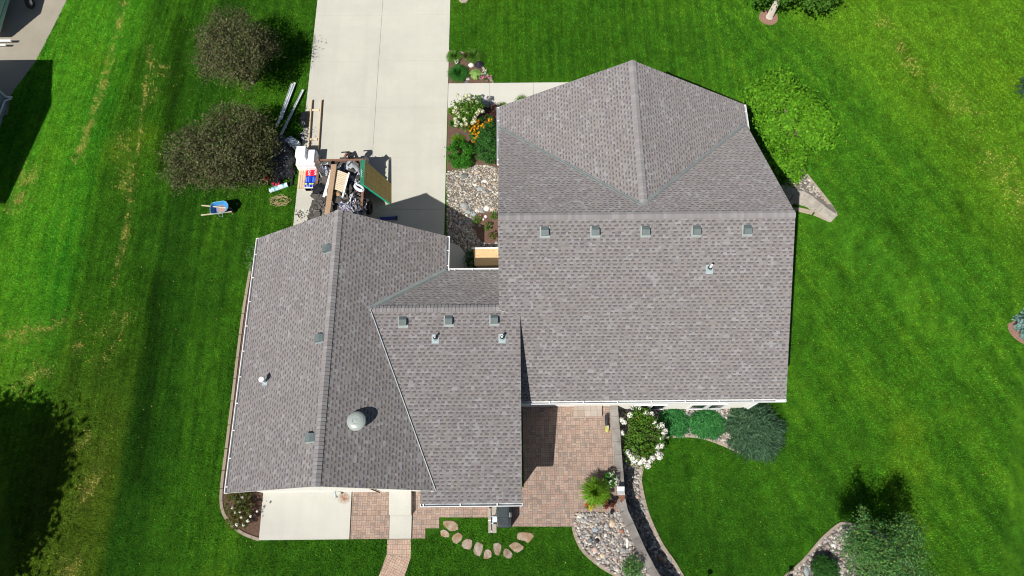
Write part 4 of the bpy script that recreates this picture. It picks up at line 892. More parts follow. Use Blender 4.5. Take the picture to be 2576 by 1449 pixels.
# lower right shrub tree and clipped round shrub
def G2z(px, py, z): return P(px, py, -1.0 + z)
c = G2z(2225, 1405, .9)
tree('loose_shrub', 'tall loose grey-green shrub in the bottom right bed', 'shrub', (c[0], c[1], -1), [(G2z(2215, 1395, 2.85), (1.35, 1.2, .95)), (G2z(2165, 1360, 2.65), (.85, .8, .7)), (G2z(2275, 1350, 2.75), (.85, .7, .7)), (G2z(2290, 1420, 2.55), (.75, .9, .7)), (G2z(2185, 1445, 2.55), (1.1, .8, .7)), (G2z(2170, 1305, 3.15), (.16, .5, .35)), (G2z(2285, 1320, 2.95), (.2, .45, .3)), (G2z(2250, 1470, 2.55), (1.3, .8, .8))], 21000, .095, 'willow', BARK, .06, .2, shell=.3, hub=.3, aspect=.42)
def shrub(name, label, cat, base, blobs, n, size, lm, clump=.14, stems=True, group=None, **kw):
    t = thing(name, label, cat, base, group); m = MB()
    for k in range(6):
        b = blobs[k % len(blobs)]; e = Vector(b[0]) + Vector((random.uniform(-.5, .5) * b[1][0], random.uniform(-.5, .5) * b[1][1], .3 * b[1][2])); m.tube([base, Vector(base).lerp(e, .5) + Vector((0, 0, .05)), e], [.018, .013, .005], 5)
    m.build('stem', BARK, t); leaves(t, 'foliage', blobs, n, size, LM[lm], clump, **kw); return t
c = G2z(2075, 1434, .3); shrub('round_shrub', 'dense clipped dark green ball shrub at the bottom edge of stone bed', 'shrub', (c[0], c[1], -1), [(c, (.56, .60, .5))], 8000, .06, 'dark', .07, shell=.6, nclump=240)
def blossoms(parent, pts, r, lm, n=26, name='blossom', size=.05, parts=True):
    if not parts:
        C = np.concatenate([np.array(p) + unit(rng.normal(size=(n, 3))) * r * rng.uniform(.5, 1, (n, 1)) for p in pts]); D = np.concatenate([unit(rng.normal(size=(n, 3)) + np.array([0, 0, .8])) for p in pts])
        return quads(name, leafcards(C, D, size * rng.uniform(.7, 1.3, len(C)), size * .9), ruv(len(C)) * np.array([1, .35]), LM[lm], parent)
    for p in pts:
        d = unit(rng.normal(size=(n, 3)) + np.array([0, 0, .35])); rr = r * random.uniform(.8, 1.25); C = np.array(p) + d * rr * rng.uniform(.75, 1, (n, 1))
        quads(name, leafcards(C, unit(d + rng.normal(size=d.shape) * .25), size * rng.uniform(.8, 1.3, n), size), ruv(n) * np.array([1, .25]), LM[lm], parent)
# big white hydrangea by the patio wall
Hz = lambda x, y: (1416.8 + .2222 * x, 998.2 + .2222 * y)
c = G2z(*Hz(915, 470), .6)
t = shrub('hydrangea', 'big hydrangea ringed with white flower heads beside the patio wall', 'shrub', (c[0], c[1], -1), [(G2z(*Hz(910, 420), .95), (.82, .95, .5)), (G2z(*Hz(870, 620), .85), (.65, .65, .45)), (G2z(*Hz(1000, 520), .85), (.6, .75, .45)), (G2z(*Hz(870, 260), .9), (.55, .6, .4)), (G2z(*Hz(930, 690), .8), (.35, .35, .35))], 4200, .12, 'hyd', .13, shell=.62)
hp = [(850, 120), (940, 185), (1000, 195), (662, 265), (690, 290), (665, 410), (755, 205), (1030, 290), (1060, 345), (1115, 325), (1150, 390), (1135, 420), (1110, 465), (1065, 570), (1110, 555), (1090, 680), (1040, 670), (1065, 640), (1010, 690), (985, 730), (910, 715), (935, 745), (870, 740), (830, 700), (790, 690), (760, 670), (735, 630), (955, 780), (800, 725), (1105, 655)]
blossoms(t, [G2z(*Hz(*q), 1.05 + random.uniform(-.1, .12)) for q in hp], .135, 'white', 75, size=.075)
# spreading junipers: sprays combed in one direction
def spray(name, label, cat, base, cen, rx, ry, rz, n, L, lm, dirv, wd=.05, fan=.5):
    t = thing(name, label, cat, base); u = rng.random((n, 1)) ** .5; a = rng.uniform(0, 6.283, (n, 1)); edge = 1 + .05 * np.sin(a * 5 + 1) + .05 * np.sin(a * 9) + rng.normal(size=(n, 1)) * .09
    x, y = np.cos(a) * u * rx * edge, np.sin(a) * u * ry * edge; z = rz * np.sqrt(np.clip(1 - u ** 2, 0, 1)) * rng.uniform(.45, 1.0, (n, 1)) + .04
    C = np.concatenate([x, y, z], 1) + np.array([cen[0], cen[1], base[2]]); o_ = np.concatenate([x / rx, y / ry, np.full_like(x, .25)], 1)
    d = unit(np.array([*dirv, .22]) * (1 - fan) + o_ * fan + rng.normal(size=(n, 3)) * .28); nr = unit(np.array([0, 0, 1.0]) + rng.normal(size=(n, 3)) * .5)
    m = MB(); m.stone((cen[0], cen[1], base[2] + rz * .2), (rx * .8, ry * .8, rz * .45), sub=2); m.build('stem', plain('inner_twigs', (.02, .022, .014), 1), t, smooth=True)
    quads('foliage', leafcards(C, nr, L * rng.uniform(.6, 1.4, n), wd, dirs=d), ruv(n), LM[lm], t); return t
Jz = lambda x, y: (1545.6 + .1875 * x, 966 + .1875 * y)
c = G2z(*Jz(800, 515), .15); spray('spreading_juniper', 'flat green juniper mat next to the white hydrangea', 'shrub', (c[0], c[1], -1), c, .70, .62, .30, 1900, .25, 'jun', (.25, -.9), .05)
c = G2z(*Jz(1245, 540), .15); spray('spreading_juniper', 'flat green juniper mat between its twin and the big dark juniper', 'shrub', (c[0], c[1], -1), c, .84, .64, .32, 2400, .25, 'jun', (.1, -.9), .05)
c = G2z(1903, 1083, .4); spray('juniper', 'big dark feathery juniper at the lower right corner of the house', 'shrub', (c[0], c[1], -1), c, 1.28, 1.26, .85, 4800, .32, 'junb', (.35, -.5), .05, .6)
# grasses and strappy clumps
def tuft(parent, name, cen, zb, R_, H, n, lm, wd=.025, spread=1.0, nseg=3):
    a = rng.uniform(0, 6.283, n); u = rng.random(n) ** .6; r0 = R_ * .25 * rng.random(n); out = R_ * u * spread; hh = H * rng.uniform(.65, 1.1, n) * (1 - .35 * u); V = []; a2 = a + rng.normal(size=n) * .25
    tq = np.linspace(0, 1, nseg + 1); pts = []
    for tt_ in tq:
        x = cen[0] + np.cos(a) * r0 + np.cos(a2) * out * tt_ ** 1.2; y = cen[1] + np.sin(a) * r0 + np.sin(a2) * out * tt_ ** 1.2; z = zb + hh * (1.9 * tt_ - 1.0 * tt_ ** 2.4 * (.55 + .75 * u)); pts.append(np.stack([x, y, z], -1))
    sd = np.stack([-np.sin(a2), np.cos(a2), np.zeros(n)], -1); uv = ruv(n); Q = []; U = []
    for i in range(nseg):
        w0, w1 = wd * (1 - tq[i] ** 2 * .85), wd * (1 - tq[i + 1] ** 2 * .85); Q.append(np.stack([pts[i] - sd * w0 / 2, pts[i] + sd * w0 / 2, pts[i + 1] + sd * w1 / 2, pts[i + 1] - sd * w1 / 2], 1)); U.append(uv)
    return quads(name, np.concatenate(Q), np.concatenate(U), LM[lm], parent)
def clump(name, label, cat, px, py, R_, H, n, lm, wd=.025, f=G, group=None, **kw):
    c = f(px, py); t = thing(name, label, cat, c, group); tuft(t, 'blades', c, c[2], R_, H, n, lm, wd, **kw); m = MB(); m.stone((c[0], c[1], c[2] + .03), (R_ * .3, R_ * .3, .06), sub=1); m.build('root_crown', BARK, t); return t
def pot(parent, c, r, h, mat): m = MB(); m.lathe(c, [(r * .72, 0), (r, h), (r * 1.06, h), (r * 1.06, h - .03), (r * .93, h - .04), (0, h - .05)], 22); return m.build('pot', mat, parent, smooth=False)
pm = plain('dark_planter', (.05, .045, .04), .6)
c = P(1493, 1241, 0); t = thing('potted_grass', 'large planter of bright yellow-green arching grass on the patio', 'potted plant', c); pot(t, c, .26, .42, pm)
tuft(t, 'blades', (c[0], c[1]), .38, .66, .65, 700, 'lime', .04); tuft(t, 'blades', (c[0], c[1]), .38, .45, .95, 330, 'lime', .036)
c = P(1484, 1273, .25); t = thing('potted_flowers', 'small pot of red and yellow blooms in front of the yellow-green grass', 'potted plant', (c[0], c[1], 0)); pot(t, (c[0], c[1], 0), .17, .22, pm)
leaves(t, 'foliage', [((c[0], c[1], .28), (.24, .2, .1))], 300, .06, LM['bush'], .05); blossoms(t, [(c[0] + x, c[1] + y, .40 + random.uniform(-.03, .04)) for x, y in ((-.2, .06), (-.17, .0), (.14, .08), (.2, .04), (-.12, .1), (.08, .03))], .055, 'red', 14, size=.05, parts=False)
blossoms(t, [(c[0] + x, c[1] + y, .40 + random.uniform(-.03, .04)) for x, y in ((-.02, -.08), (.06, -.1), (-.08, -.12), (.02, -.17), (-.03, -.02), (.1, -.05))], .05, 'yellow', 14, name='yellow_blossom', size=.05, parts=False)
c = P(1531, 1262, .3); t = thing('potted_plant', 'pot of dark red foliage between the yellow-green grass and patio wall', 'potted plant', (c[0], c[1], 0)); pot(t, (c[0], c[1], 0), .2, .28, pm)
leaves(t, 'foliage', [((c[0], c[1], .42), (.3, .34, .2))], 750, .07, LM['barb'], .07); blossoms(t, [(c[0] + random.uniform(-.25, .25), c[1] + random.uniform(-.35, .1), .58) for _ in range(9)], .03, 'red', 8, size=.035, parts=False)
c = P(1535, 1208, .3); t = thing('potted_flowers', 'pot of white flowers behind the yellow-green grass by the patio wall', 'potted plant', (c[0], c[1], 0)); pot(t, (c[0], c[1], 0), .2, .28, pm)
leaves(t, 'foliage', [((c[0], c[1], .42), (.3, .36, .18))], 600, .07, LM['bush'], .07); blossoms(t, [(c[0] + random.uniform(-.1, .3), c[1] + random.uniform(-.35, .3), .60) for _ in range(16)], .04, 'white', 9, size=.04, parts=False)
# rose bed behind the garage
Rz = lambda x, y: (547.4 + .2125 * x, 1191.4 + .2125 * y); c = G(*Rz(300, 440))
t = shrub('rose_bush', 'bronze and green rose bush with white blooms at the rear corner of garage', 'shrub', c, [((c[0] - .1, c[1] + .35, .5), (.55, .6, .35)), ((c[0] + .1, c[1] - .25, .45), (.6, .55, .32)), ((c[0], c[1] - .5, .4), (.5, .35, .25)), (P(*Rz(250, 260), .5), (.55, .3, .3))], 2300, .085, 'rose', .12, shell=.45)
blossoms(t, [P(*Rz(*q), .75) for q in ((250, 330), (175, 405), (205, 460), (265, 455), (280, 515), (390, 505), (470, 445), (360, 560), (305, 610), (225, 605), (290, 285))], .06, 'white', 18, size=.06)
c = G(1590, 1425); shrub('small_shrub', 'small airy green shrub with white specks in the stone bed below the patio', 'shrub', c, [((c[0], c[1], .38), (.5, .48, .3)), ((c[0] - .15, c[1] - .2, .35), (.4, .35, .25))], 1300, .07, 'willow', .12, shell=.3)
c = G(638, 655); shrub('small_shrub', 'small dusty green shrub beside the left gutter of the garage', 'shrub', c, [((c[0], c[1], .3), (.3, .62, .28))], 700, .07, 'willow', .09, shell=.4)
# entry bed
c = P(1178, 293, .6); t = shrub('hydrangea', 'tall cream-flowered hydrangea beside the front walk', 'shrub', (c[0], c[1], 0), [(P(1172, 280, 1.0), (.68, .68, .5)), (P(1195, 272, 1.0), (.52, .52, .4)), (P(1165, 305, .85), (.52, .48, .35))], 3000, .12, 'hyd', .12, shell=.5)
hyp = [(140, 20), (250, 560), (300, 600), (350, 570), (280, 650), (240, 700), (250, 760), (230, 830), (260, 870), (300, 890), (330, 830), (270, 800), (350, 740), (400, 660), (440, 690), (470, 640), (500, 730), (530, 740), (450, 810), (420, 870), (380, 600), (320, 640), (235, 880), (480, 760), (410, 640), (350, 880), (210, 740), (300, 700), (440, 850), (380, 560)][1:]
blossoms(t, [P(1094.8 + .2223 * x, 115.9 + .2223 * y, 1.25 + random.uniform(-.1, .15)) for x, y in hyp], .12, 'cream', 46, size=.07)
c = G(1205, 335); t = shrub('black_eyed_susans', 'drift of golden daisies between the hydrangea and dark green bush', 'flowers', c, [((c[0], c[1], .3), (.62, .42, .22)), ((c[0] + .4, c[1] + .55, .3), (.4, .4, .2)), ((c[0] - .2, c[1] - .4, .25), (.35, .4, .2))], 1300, .08, 'bush', .1)
blossoms(t, [P(1094.8 + .2223 * (x + random.uniform(-14, 14)), 115.9 + .2223 * (y + random.uniform(-14, 14)), .62 + random.uniform(-.06, .1)) for _ in range(2) for x, y in ((350, 910), (390, 900), (440, 890), (480, 890), (520, 900), (400, 940), (450, 950), (490, 920), (430, 980), (390, 970), (460, 1010), (440, 1050), (410, 1080), (470, 1030), (540, 920), (600, 860), (640, 840), (620, 820), (650, 880), (570, 870), (500, 850), (460, 860), (370, 940), (440, 915), (430, 1090), (480, 985), (530, 890), (610, 850))], .05, 'gold', 13, size=.065, parts=False)
c = G(1160, 401); shrub('green_bush', 'rounded bright green bush at the edge of the pale gravel', 'shrub', c, [((c[0], c[1], .5), (.66, .74, .48)), ((c[0] + .1, c[1] - .35, .4), (.52, .45, .35))], 5200, .085, 'bush', .1, shell=.7)
c = G(1230, 375); shrub('dark_shrub', 'dark glossy green shrub tucked under the front left gutter', 'shrub', c, [((c[0], c[1] + .1, .6), (.60, 1.1, .55)), ((c[0] - .1, c[1] - .55, .5), (.55, .6, .45))], 5600, .09, 'dark', .11, shell=.65)
c = G(1238, 288); shrub('barberry', 'dark red barberry shaded by the cream hydrangea at house corner', 'shrub', c, [((c[0], c[1], .4), (.38, .4, .3))], 700, .06, 'barb', .09)
clump('grass_clump', 'fine pale chartreuse grass tuft above the rounded bright green bush', 'grass', 1152, 356, .45, .3, 420, 'lime', .014)
clump('grass_clump', 'short dark grass tuft at the driveway edge below the cream hydrangea', 'grass', 1141, 314, .3, .35, 260, 'grass', .018)
clump('daylily', 'yellow-green strappy plant at the walk corner beside cream hydrangea', 'plant', 1138, 284, .3, .4, 160, 'lime', .022)
clump('grass_clump', 'big arching dark green grass clump in the front flower bed', 'grass', 1153, 190, .6, .5, 900, 'grass', .028)
clump('daylily', 'broad daylily clump at the upper left of the front flower bed', 'plant', 1143, 146, .46, .36, 520, 'day', .035)
clump('daylily', 'daylily clump on the lawn side of the front flower bed', 'plant', 1190, 145, .5, .38, 560, 'day', .035)
clump('iris', 'narrow upright bronze-leaved plant between the two daylily clumps', 'plant', 1171, 148, .22, .6, 90, 'rose', .02)
def hosta(label, px, py, R_, n, lm, size=.13):
    c = G(px, py); t = thing('hosta', label, 'plant', c); a = rng.uniform(0, 6.283, n); u = rng.random(n) ** .6
    C = np.stack([c[0] + np.cos(a) * u * R_, c[1] + np.sin(a) * u * R_, c[2] + .28 - .16 * u], -1); d = np.stack([np.cos(a), np.sin(a), -.35 * u], -1); nr = unit(np.array([0, 0, 1.0]) + .35 * d)
    quads('leaves', leafcards(C, nr, size * rng.uniform(.8, 1.2, n), size * .85, dirs=d), ruv(n) * np.array([1, .5]), LM[lm], t); m = MB(); m.tube([c, (c[0], c[1], c[2] + .15)], [.05, .03], 6); m.build('stem', BARK, t)
hosta('pale green broad-leaved hosta in the front flower bed', 1197, 190, .34, 120, 'hosta')
hosta('dark plum-coloured low plant beside the boulder in front bed', 1205, 166, .24, 90, 'plum', .09)
for lab, px, py, lm, r in (('pink flowers at the lower corner of the front flower bed', 1228, 203, 'pink', .26), ('pink bloom patch left of the brighter pink flowers', 1213, 200, 'pink', .14), ('small white flower patch at the edging of the front bed', 1219, 187, 'white', .16), ('white flowers beside the arching grass clump in front bed', 1148, 161, 'white', .16)):
    c = G(px, py); t = shrub('flower_patch', lab, 'flowers', c, [((c[0], c[1], .12), (r, r, .09))], 160, .05, 'bush', .04); blossoms(t, [(c[0] + random.uniform(-r, r) * .8, c[1] + random.uniform(-r, r) * .8, .2) for _ in range(14)], .035, lm, 8, size=.04, parts=False)
for i, (x, y, lab) in enumerate(((735, 655, 'small leafy perennial next to the house at the top of the lower mulch patch'), (670, 765, 'small leafy perennial in the middle of the lower mulch patch'), (725, 855, 'reddish-green perennial at the bottom of the lower mulch patch'), (560, 690, 'shaded perennial left of the lower mulch patch'))):
    c = G(1062.6 + .2444 * x, 386.4 + .2444 * y); shrub('perennial', lab, 'plant', c, [((c[0], c[1], .2), (.22, .24, .15))], 330, .06, 'rose' if i == 2 else 'hyd', .07)
c = P(1183, 652, .45); t = shrub('sedum', 'grey-green plant with round pale heads beside the chipboard sheet', 'plant', (c[0], c[1], 0), [((c[0] + .08, c[1], .3), (.35, .6, .28))], 900, .08, 'dark', .1); blossoms(t, [P(x, y, .62) for x, y in ((1184, 632), (1176, 647), (1169, 662), (1188, 660), (1174, 676), (1190, 645), (1186, 675))], .10, 'sage', 30, size=.05)
c = G(1297, 255); clump('grass_clump', 'tuft of pale grass poking out under the front left eave', 'grass', 1312, 258, .4, .5, 200, 'lime', .018)
clump('grass_clump', 'small grass tuft at the front corner above the white gutter', 'grass', 1262, 270, .3, .35, 120, 'lime', .016)
m = MB(); c = G(1167, -2); m.lathe(c, [(.30, 0), (.30, .10), (.22, .10), (.20, .03), (0, .03)], 30); tag(m.build('ring_edging', M['curb']), 'pale ring edging cut off by the top edge near the driveway', 'ring')

# ------------------------------------------------------------------ boulders and stepping stones
def smat(name, c): return plain(name, c, .85, .28, 7, .2, bscale=18, bdist=.02)
SM = dict(grey=smat('grey_stone', (.27, .27, .27)), slate=smat('slate_stone', (.13, .15, .155)), blue=smat('blue_grey_stone', (.27, .31, .33)), white=smat('white_stone', (.68, .65, .60)), tan=smat('tan_stone', (.52, .41, .29)), pink=smat('pink_stone', (.48, .35, .30)), brown=smat('brown_stone', (.26, .17, .11)), red=smat('rust_stone', (.32, .15, .10)))
def boulder(label, px, py, rx, ry, kind, f=G, group=None):
    c = f(px, py); k = 55.0; m = MB(); rx, ry = rx / k, ry / k; random.seed(hash((round(px), round(py))) % 9999); a_ = MB()
    vs, fs = ICO[2]; ph = [random.uniform(0, 6.28) for _ in range(4)]; h = min(rx, ry) * .75
    for x, y, z in vs:
        d = 1 + .12 * math.sin(2.2 * x + ph[0]) + .10 * math.sin(2.9 * y + ph[1]) + .07 * math.sin(5 * x - 4 * y + ph[2]); m.v.append((c[0] + x * rx * d, c[1] + y * ry * d, c[2] + h * .35 + z * h * (1 + .1 * math.sin(4 * x + ph[3]))))
    for q in fs: m.f.append(q); m.uvs.append([(.5, .5)] * 3); m.mi.append(0)
    return tag(m.build('boulder', SM[kind], smooth=True), label, 'boulder', group)
EB = lambda x, y: (1062.6 + .2444 * x, 386.4 + .2444 * y)
GB = 'boulders in the entry gravel'
for x, y, a, b, k, lab in ((440, 235, 45, 30, 'slate', 'dark slate-grey boulder just below the bright green bush'), (560, 200, 26, 22, 'pink', 'pinkish stone near the top of the entry gravel'), (640, 285, 26, 22, 'white', 'off-white stone near the house in the upper entry gravel'), (540, 325, 19, 21, 'white', 'small white stone in the middle of the entry gravel'), (597, 362, 38, 26, 'blue', 'blue-grey flat stone in the middle of the entry gravel'), (640, 396, 22, 21, 'blue', 'small blue-grey stone right of the flat blue-grey one'), (620, 318, 15, 18, 'brown', 'little olive-brown stone above the flat blue-grey one'),
    (428, 540, 44, 48, 'grey', 'largest round grey boulder at the shadow edge in entry gravel'), (470, 602, 30, 26, 'blue', 'blue-grey stone touching the largest round grey boulder'), (535, 626, 26, 26, 'blue', 'blue-grey stone in the middle of the row of stones above the mulch'), (556, 586, 18, 17, 'white', 'white pebble above the row of stones by the mulch'), (610, 595, 24, 22, 'grey', 'light grey stone left of the big white boulder by the house'), (665, 565, 33, 36, 'white', 'big whitish boulder against the house at the mulch edge'), (588, 642, 30, 26, 'brown', 'brown stone in the row above the mulch'), (652, 652, 20, 18, 'white', 'white stone right of the brown one above the mulch'), (624, 676, 14, 16, 'white', 'small white stone lowest of the row above the mulch'), (715, 580, 18, 22, 'tan', 'tan stone close to the house at the mulch edge'), (455, 640, 17, 17, 'white', 'white stone at the lit edge of the garage shadow')):
    boulder(lab, *EB(x, y), a * .2444, b * .2444, k, G, GB)
for x, y, a, b, k in ((462, 682, 22, 19, 'grey'), (458, 716, 24, 19, 'grey'), (390, 718, 19, 22, 'blue'), (336, 855, 28, 22, 'grey'), (465, 852, 22, 17, 'grey'), (515, 915, 24, 20, 'grey'), (570, 905, 22, 19, 'grey'), (440, 892, 19, 14, 'grey'), (630, 930, 20, 22, 'grey'), (585, 742, 19, 17, 'grey'), (760, 925, 26, 24, 'grey'), (695, 955, 30, 15, 'blue')):
    boulder('grey cobble lying in the garage shadow of the entry bed', *EB(x, y), a * .2444, b * .2444, k, G, 'shaded cobbles in the entry bed')
SB = lambda x, y: (1416.8 + .2 * x, 1255.8 + .2 * y); GS = 'boulders in the stone bed below the patio'
for x, y, a, b, k, lab in ((195, 222, 28, 22, 'white', 'white stone at the top left corner of the stone bed below patio'), (255, 262, 32, 28, 'grey', 'grey boulder just below the top left white stone'), (620, 300, 42, 46, 'tan', 'large tan boulder in the stone bed near the patio wall'), (543, 330, 25, 40, 'grey', 'upright pale grey stone left of the large tan boulder'), (408, 382, 40, 32, 'blue', 'blue-grey boulder in the upper middle of the stone bed'), (725, 402, 34, 30, 'red', 'reddish-brown stone beside the patio wall'), (528, 455, 20, 36, 'white', 'long whitish stone in the middle of the stone bed'), (338, 517, 30, 33, 'slate', 'dark grey boulder at the foot of the thin garden stake'), (275, 517, 22, 20, 'pink', 'pink stone left of the dark grey boulder by the stake'), (505, 560, 30, 30, 'grey', 'round grey stone below the long whitish one'), (692, 553, 28, 21, 'slate', 'dark slate stone in the right half of the stone bed'), (802, 550, 24, 52, 'white', 'long white stone against the patio wall'), (395, 640, 32, 42, 'pink', 'pink boulder near the curved edging of stone bed'), (750, 640, 32, 40, 'grey', 'mottled grey boulder above the small airy shrub'), (490, 710, 36, 32, 'tan', 'yellowish tan boulder near the lower edging of stone bed'), (642, 752, 25, 20, 'pink', 'pale pink stone left of the small airy shrub'), (358, 350, 22, 18, 'tan', 'small tan stone left of the blue-grey boulder')):
    boulder(lab, *SB(x, y), a * .2, b * .2, k, G, GS)
GL = 'boulders in the lower gravel strip'
for x, y, a, b, k, lab in ((750, 805, 22, 20, 'white', 'pale stone in the wall shadow just below the white hydrangea'), (720, 918, 30, 30, 'slate', 'dark stone in the wall shadow opposite the potted plants'), (770, 990, 24, 20, 'brown', 'brownish stone in the wall shadow above the rusty ornament'), (828, 1137, 32, 26, 'pink', 'pinkish sunlit boulder beside the curved lawn edging'), (787, 1195, 32, 46, 'slate', 'long slate boulder in the wall shadow'), (800, 1295, 25, 34, 'slate', 'oval slate boulder lower than the long one in wall shadow'), (880, 1268, 28, 34, 'grey', 'flat grey-brown stone beside the lawn edging')):
    boulder(lab, *Hz(x, y), a * .2222, b * .2222, k, G2, GL)
for x, y, a, b, k, lab in ((1215, 755, 36, 38, 'brown', 'orange-brown boulder in the lower gravel strip'), (1282, 770, 26, 28, 'tan', 'tan stone touching the orange-brown boulder'), (1080, 540, 40, 52, 'slate', 'large slate boulder half in the wall shadow of lower strip'), (1165, 600, 20, 18, 'white', 'white stone just below the large half-shaded slate boulder'), (1222, 625, 18, 22, 'white', 'white stone next to the edging above the orange-brown boulder')):
    boulder(lab, *SB(x, y), a * .2, b * .2, k, G2, GL)
RZ = lambda x, y: (1932 + .25 * x, 1159.2 + .25 * y)
for x, y, a, b, k, lab in ((385, 1110, 30, 38, 'blue', 'blue-grey boulder left of the clipped ball shrub'), (655, 850, 25, 22, 'white', 'off-white stone above the clipped ball shrub'), (565, 890, 24, 22, 'pink', 'pinkish stone upper left of the clipped ball shrub'), (392, 1052, 18, 16, 'grey', 'grey stone above the blue-grey boulder left of ball shrub')):
    boulder(lab, *RZ(x, y), a * .25, b * .25, k, G2, 'boulders in the bottom right bed')
FB = lambda x, y: (1094.8 + .2223 * x, 115.9 + .2223 * y)
for x, y, a, b, k, lab in ((412, 220, 40, 36, 'white', 'large pale boulder in the middle of the front flower bed'), (370, 375, 22, 26, 'white', 'white rounded stone beside the pale hosta'), (260, 160, 18, 22, 'white', 'white stone above the big arching grass clump'), (355, 408, 28, 16, 'slate', 'dark flat stone below the white rounded one in front bed'), (262, 1000, 20, 28, 'slate', 'dark upright stone by the chartreuse grass tuft')):
    boulder(lab, *FB(x, y), a * .2223, b * .2223, k, G, 'boulders in the flower beds')
ZS = lambda x, y: (1030.4 + .17776 * x, 1191.4 + .17776 * y)
stm = N('flagstone'); fa = stm.noise(2.2, stm.pos(), detail=6, rough=.65); cc = stm.ramp(fa, [(.36, (.15, .10, .055)), (.45, (.22, .17, .12)), (.52, (.27, .225, .19)), (.58, (.34, .31, .285)), (.64, (.22, .11, .045))]); oi = stm.n('ShaderNodeObjectInfo'); cc = stm.mix(stm.m_('MULTIPLY', oi.outputs['Random'], .4), cc, (.36, .22, .11)); stm.col(cc, .85, .2); stm.bump(stm.noise(16, detail=5), .012)
STONE_PTS = [
 ((262, 318), (275, 308), (325, 308), (350, 330), (353, 360), (325, 370), (300, 365), (270, 340)), ((247, 372), (262, 360), (285, 368), (300, 385), (298, 405), (275, 408), (250, 395)),
 ((317, 415), (325, 395), (355, 378), (380, 395), (375, 420), (345, 448), (322, 435)), ((374, 455), (385, 430), (410, 416), (437, 425), (438, 460), (425, 482), (390, 475)),
 ((447, 480), (460, 442), (480, 440), (504, 455), (500, 490), (485, 523), (462, 515), (448, 500)), ((508, 530), (515, 490), (535, 478), (555, 495), (555, 525), (535, 537), (512, 538)),
 ((568, 447), (600, 443), (615, 455), (613, 490), (600, 517), (580, 512), (570, 490)), ((627, 515), (632, 480), (648, 474), (675, 495), (684, 515), (670, 537), (645, 532)),
 ((663, 460), (690, 438), (715, 440), (749, 462), (745, 480), (712, 501), (690, 490)), ((711, 405), (718, 380), (760, 377), (803, 385), (812, 400), (775, 444), (760, 430), (715, 420))]
for pts_, lab in zip(STONE_PTS, ('largest flat stepping stone at the upper left of the arc', 'small greyish stepping stone below the largest upper left one', 'slanted stepping stone third from the left end of the arc', 'rusty-brown stepping stone in the left half of the arc', 'tall pinkish stepping stone in the middle of the arc', 'tapered stepping stone at the bottom of the arc', 'grey stepping stone with an orange lower end', 'rough triangular stepping stone lowest on the right side of arc', 'grey and orange stepping stone second from right end of arc', 'big pointed stepping stone at the right end of the arc')):
    w_ = [G(1005.9 + .41495 * a, 1182.4 + .41495 * b) for a, b in pts_]; cx_, cy_ = sum(p[0] for p in w_) / len(w_), sum(p[1] for p in w_) / len(w_); random.seed(pts_[0][0]); pl = []
    for i in range(len(w_)):
        a, b = w_[i], w_[(i + 1) % len(w_)]
        for f in (.0, .33, .67): k_ = 1.04 + random.uniform(-.02, .02) + (.02 if f else -.03); x, y = a[0] + (b[0] - a[0]) * f, a[1] + (b[1] - a[1]) * f; pl.append((cx_ + (x - cx_) * k_, cy_ + (y - cy_) * k_))
    m = MB(); m.prism(pl, -.05, .028); m.prism([(cx_ + (x - cx_) * .93, cy_ + (y - cy_) * .93) for x, y in pl], .026, .042); tag(m.build('stepping_stone', stm.m), lab, 'stepping stone', 'stepping stones in the rear lawn')

# ------------------------------------------------------------------ roofing job: dump trailer, debris, materials
random.seed(21)
V2 = lambda zx, zy: (644 + .16 * zx, 354.2 + .16 * zy)                 # picture points read off an enlargement
Z2 = lambda zx, zy, z: Vector(P(*V2(zx, zy), z))
rustp = plain('brown_trailer_paint', (.20, .105, .070), .6, .3, 5, .3)
dt = thing('dump_trailer', 'brown dump trailer heaped with torn shingles in front of the garage', 'trailer', P(860, 480, 0))
x0, y1, x1 = P(803, 402, 1.45)[0], P(803, 402, 1.45)[1], P(918, 402, 1.45)[0]; y0 = 14.35; zt = 1.45
m = MB(); m.box(((x0 + x1) / 2, (y0 + y1) / 2, .62), (x1 - x0, y1 - y0, .12)); m.box((x0 + .5, (y0 + y1) / 2, .5), (.1, y1 - y0, .14)); m.box((x1 - .5, (y0 + y1) / 2, .5), (.1, y1 - y0, .14)); m.build('bed', rustp, dt)
for cx_, cy_, sx, sy in ((x0, (y0 + y1) / 2, .07, y1 - y0), (x1, (y0 + y1) / 2, .07, y1 - y0), ((x0 + x1) / 2, y1 - .035, x1 - x0 - .08, .07)):
    m = MB(); m.box((cx_, cy_, (zt + .68) / 2), (sx, sy, zt - .68)); m.box((cx_, cy_, zt + .02), (sx + .05, sy + .03, .05))
    if sx < .1:
        for k in range(6): m.box((cx_ + (.05 if cx_ > (x0 + x1) / 2 else -.05), y0 + .3 + k * (y1 - y0 - .6) / 5, (zt + .7) / 2), (.05, .08, zt - .75))
    m.build('side_board', rustp, dt)
for sx in (x0 - .14, x1 + .14):
    for yy in (15.6, 16.5):
        m = MB(); m.lathe((sx, yy, .37), [(.18, -.1), (.33, -.11), (.37, -.06), (.37, .06), (.33, .11), (.18, .1)], 20, axis=(1, 0, 0)); wl_ = m.build('wheel', M['black'], dt)
        m = MB(); m.lathe((sx, yy, .37), [(.18, .08), (.05, .1), (0, .1)], 14, axis=(1 if sx > 0 else -1, 0, 0)); m.lathe((sx, yy, .37), [(.18, -.08), (.05, -.1), (0, -.1)], 14, axis=(1, 0, 0)); m.build('rim', M['galv'], wl_)
m = MB(); xm = (x0 + x1) / 2; m.beam((xm - .45, y1, .5), (xm, y1 + 1.0, .5), .09, .12); m.beam((xm + .45, y1, .5), (xm, y1 + 1.0, .5), .09, .12); m.build('tongue', rustp, dt)
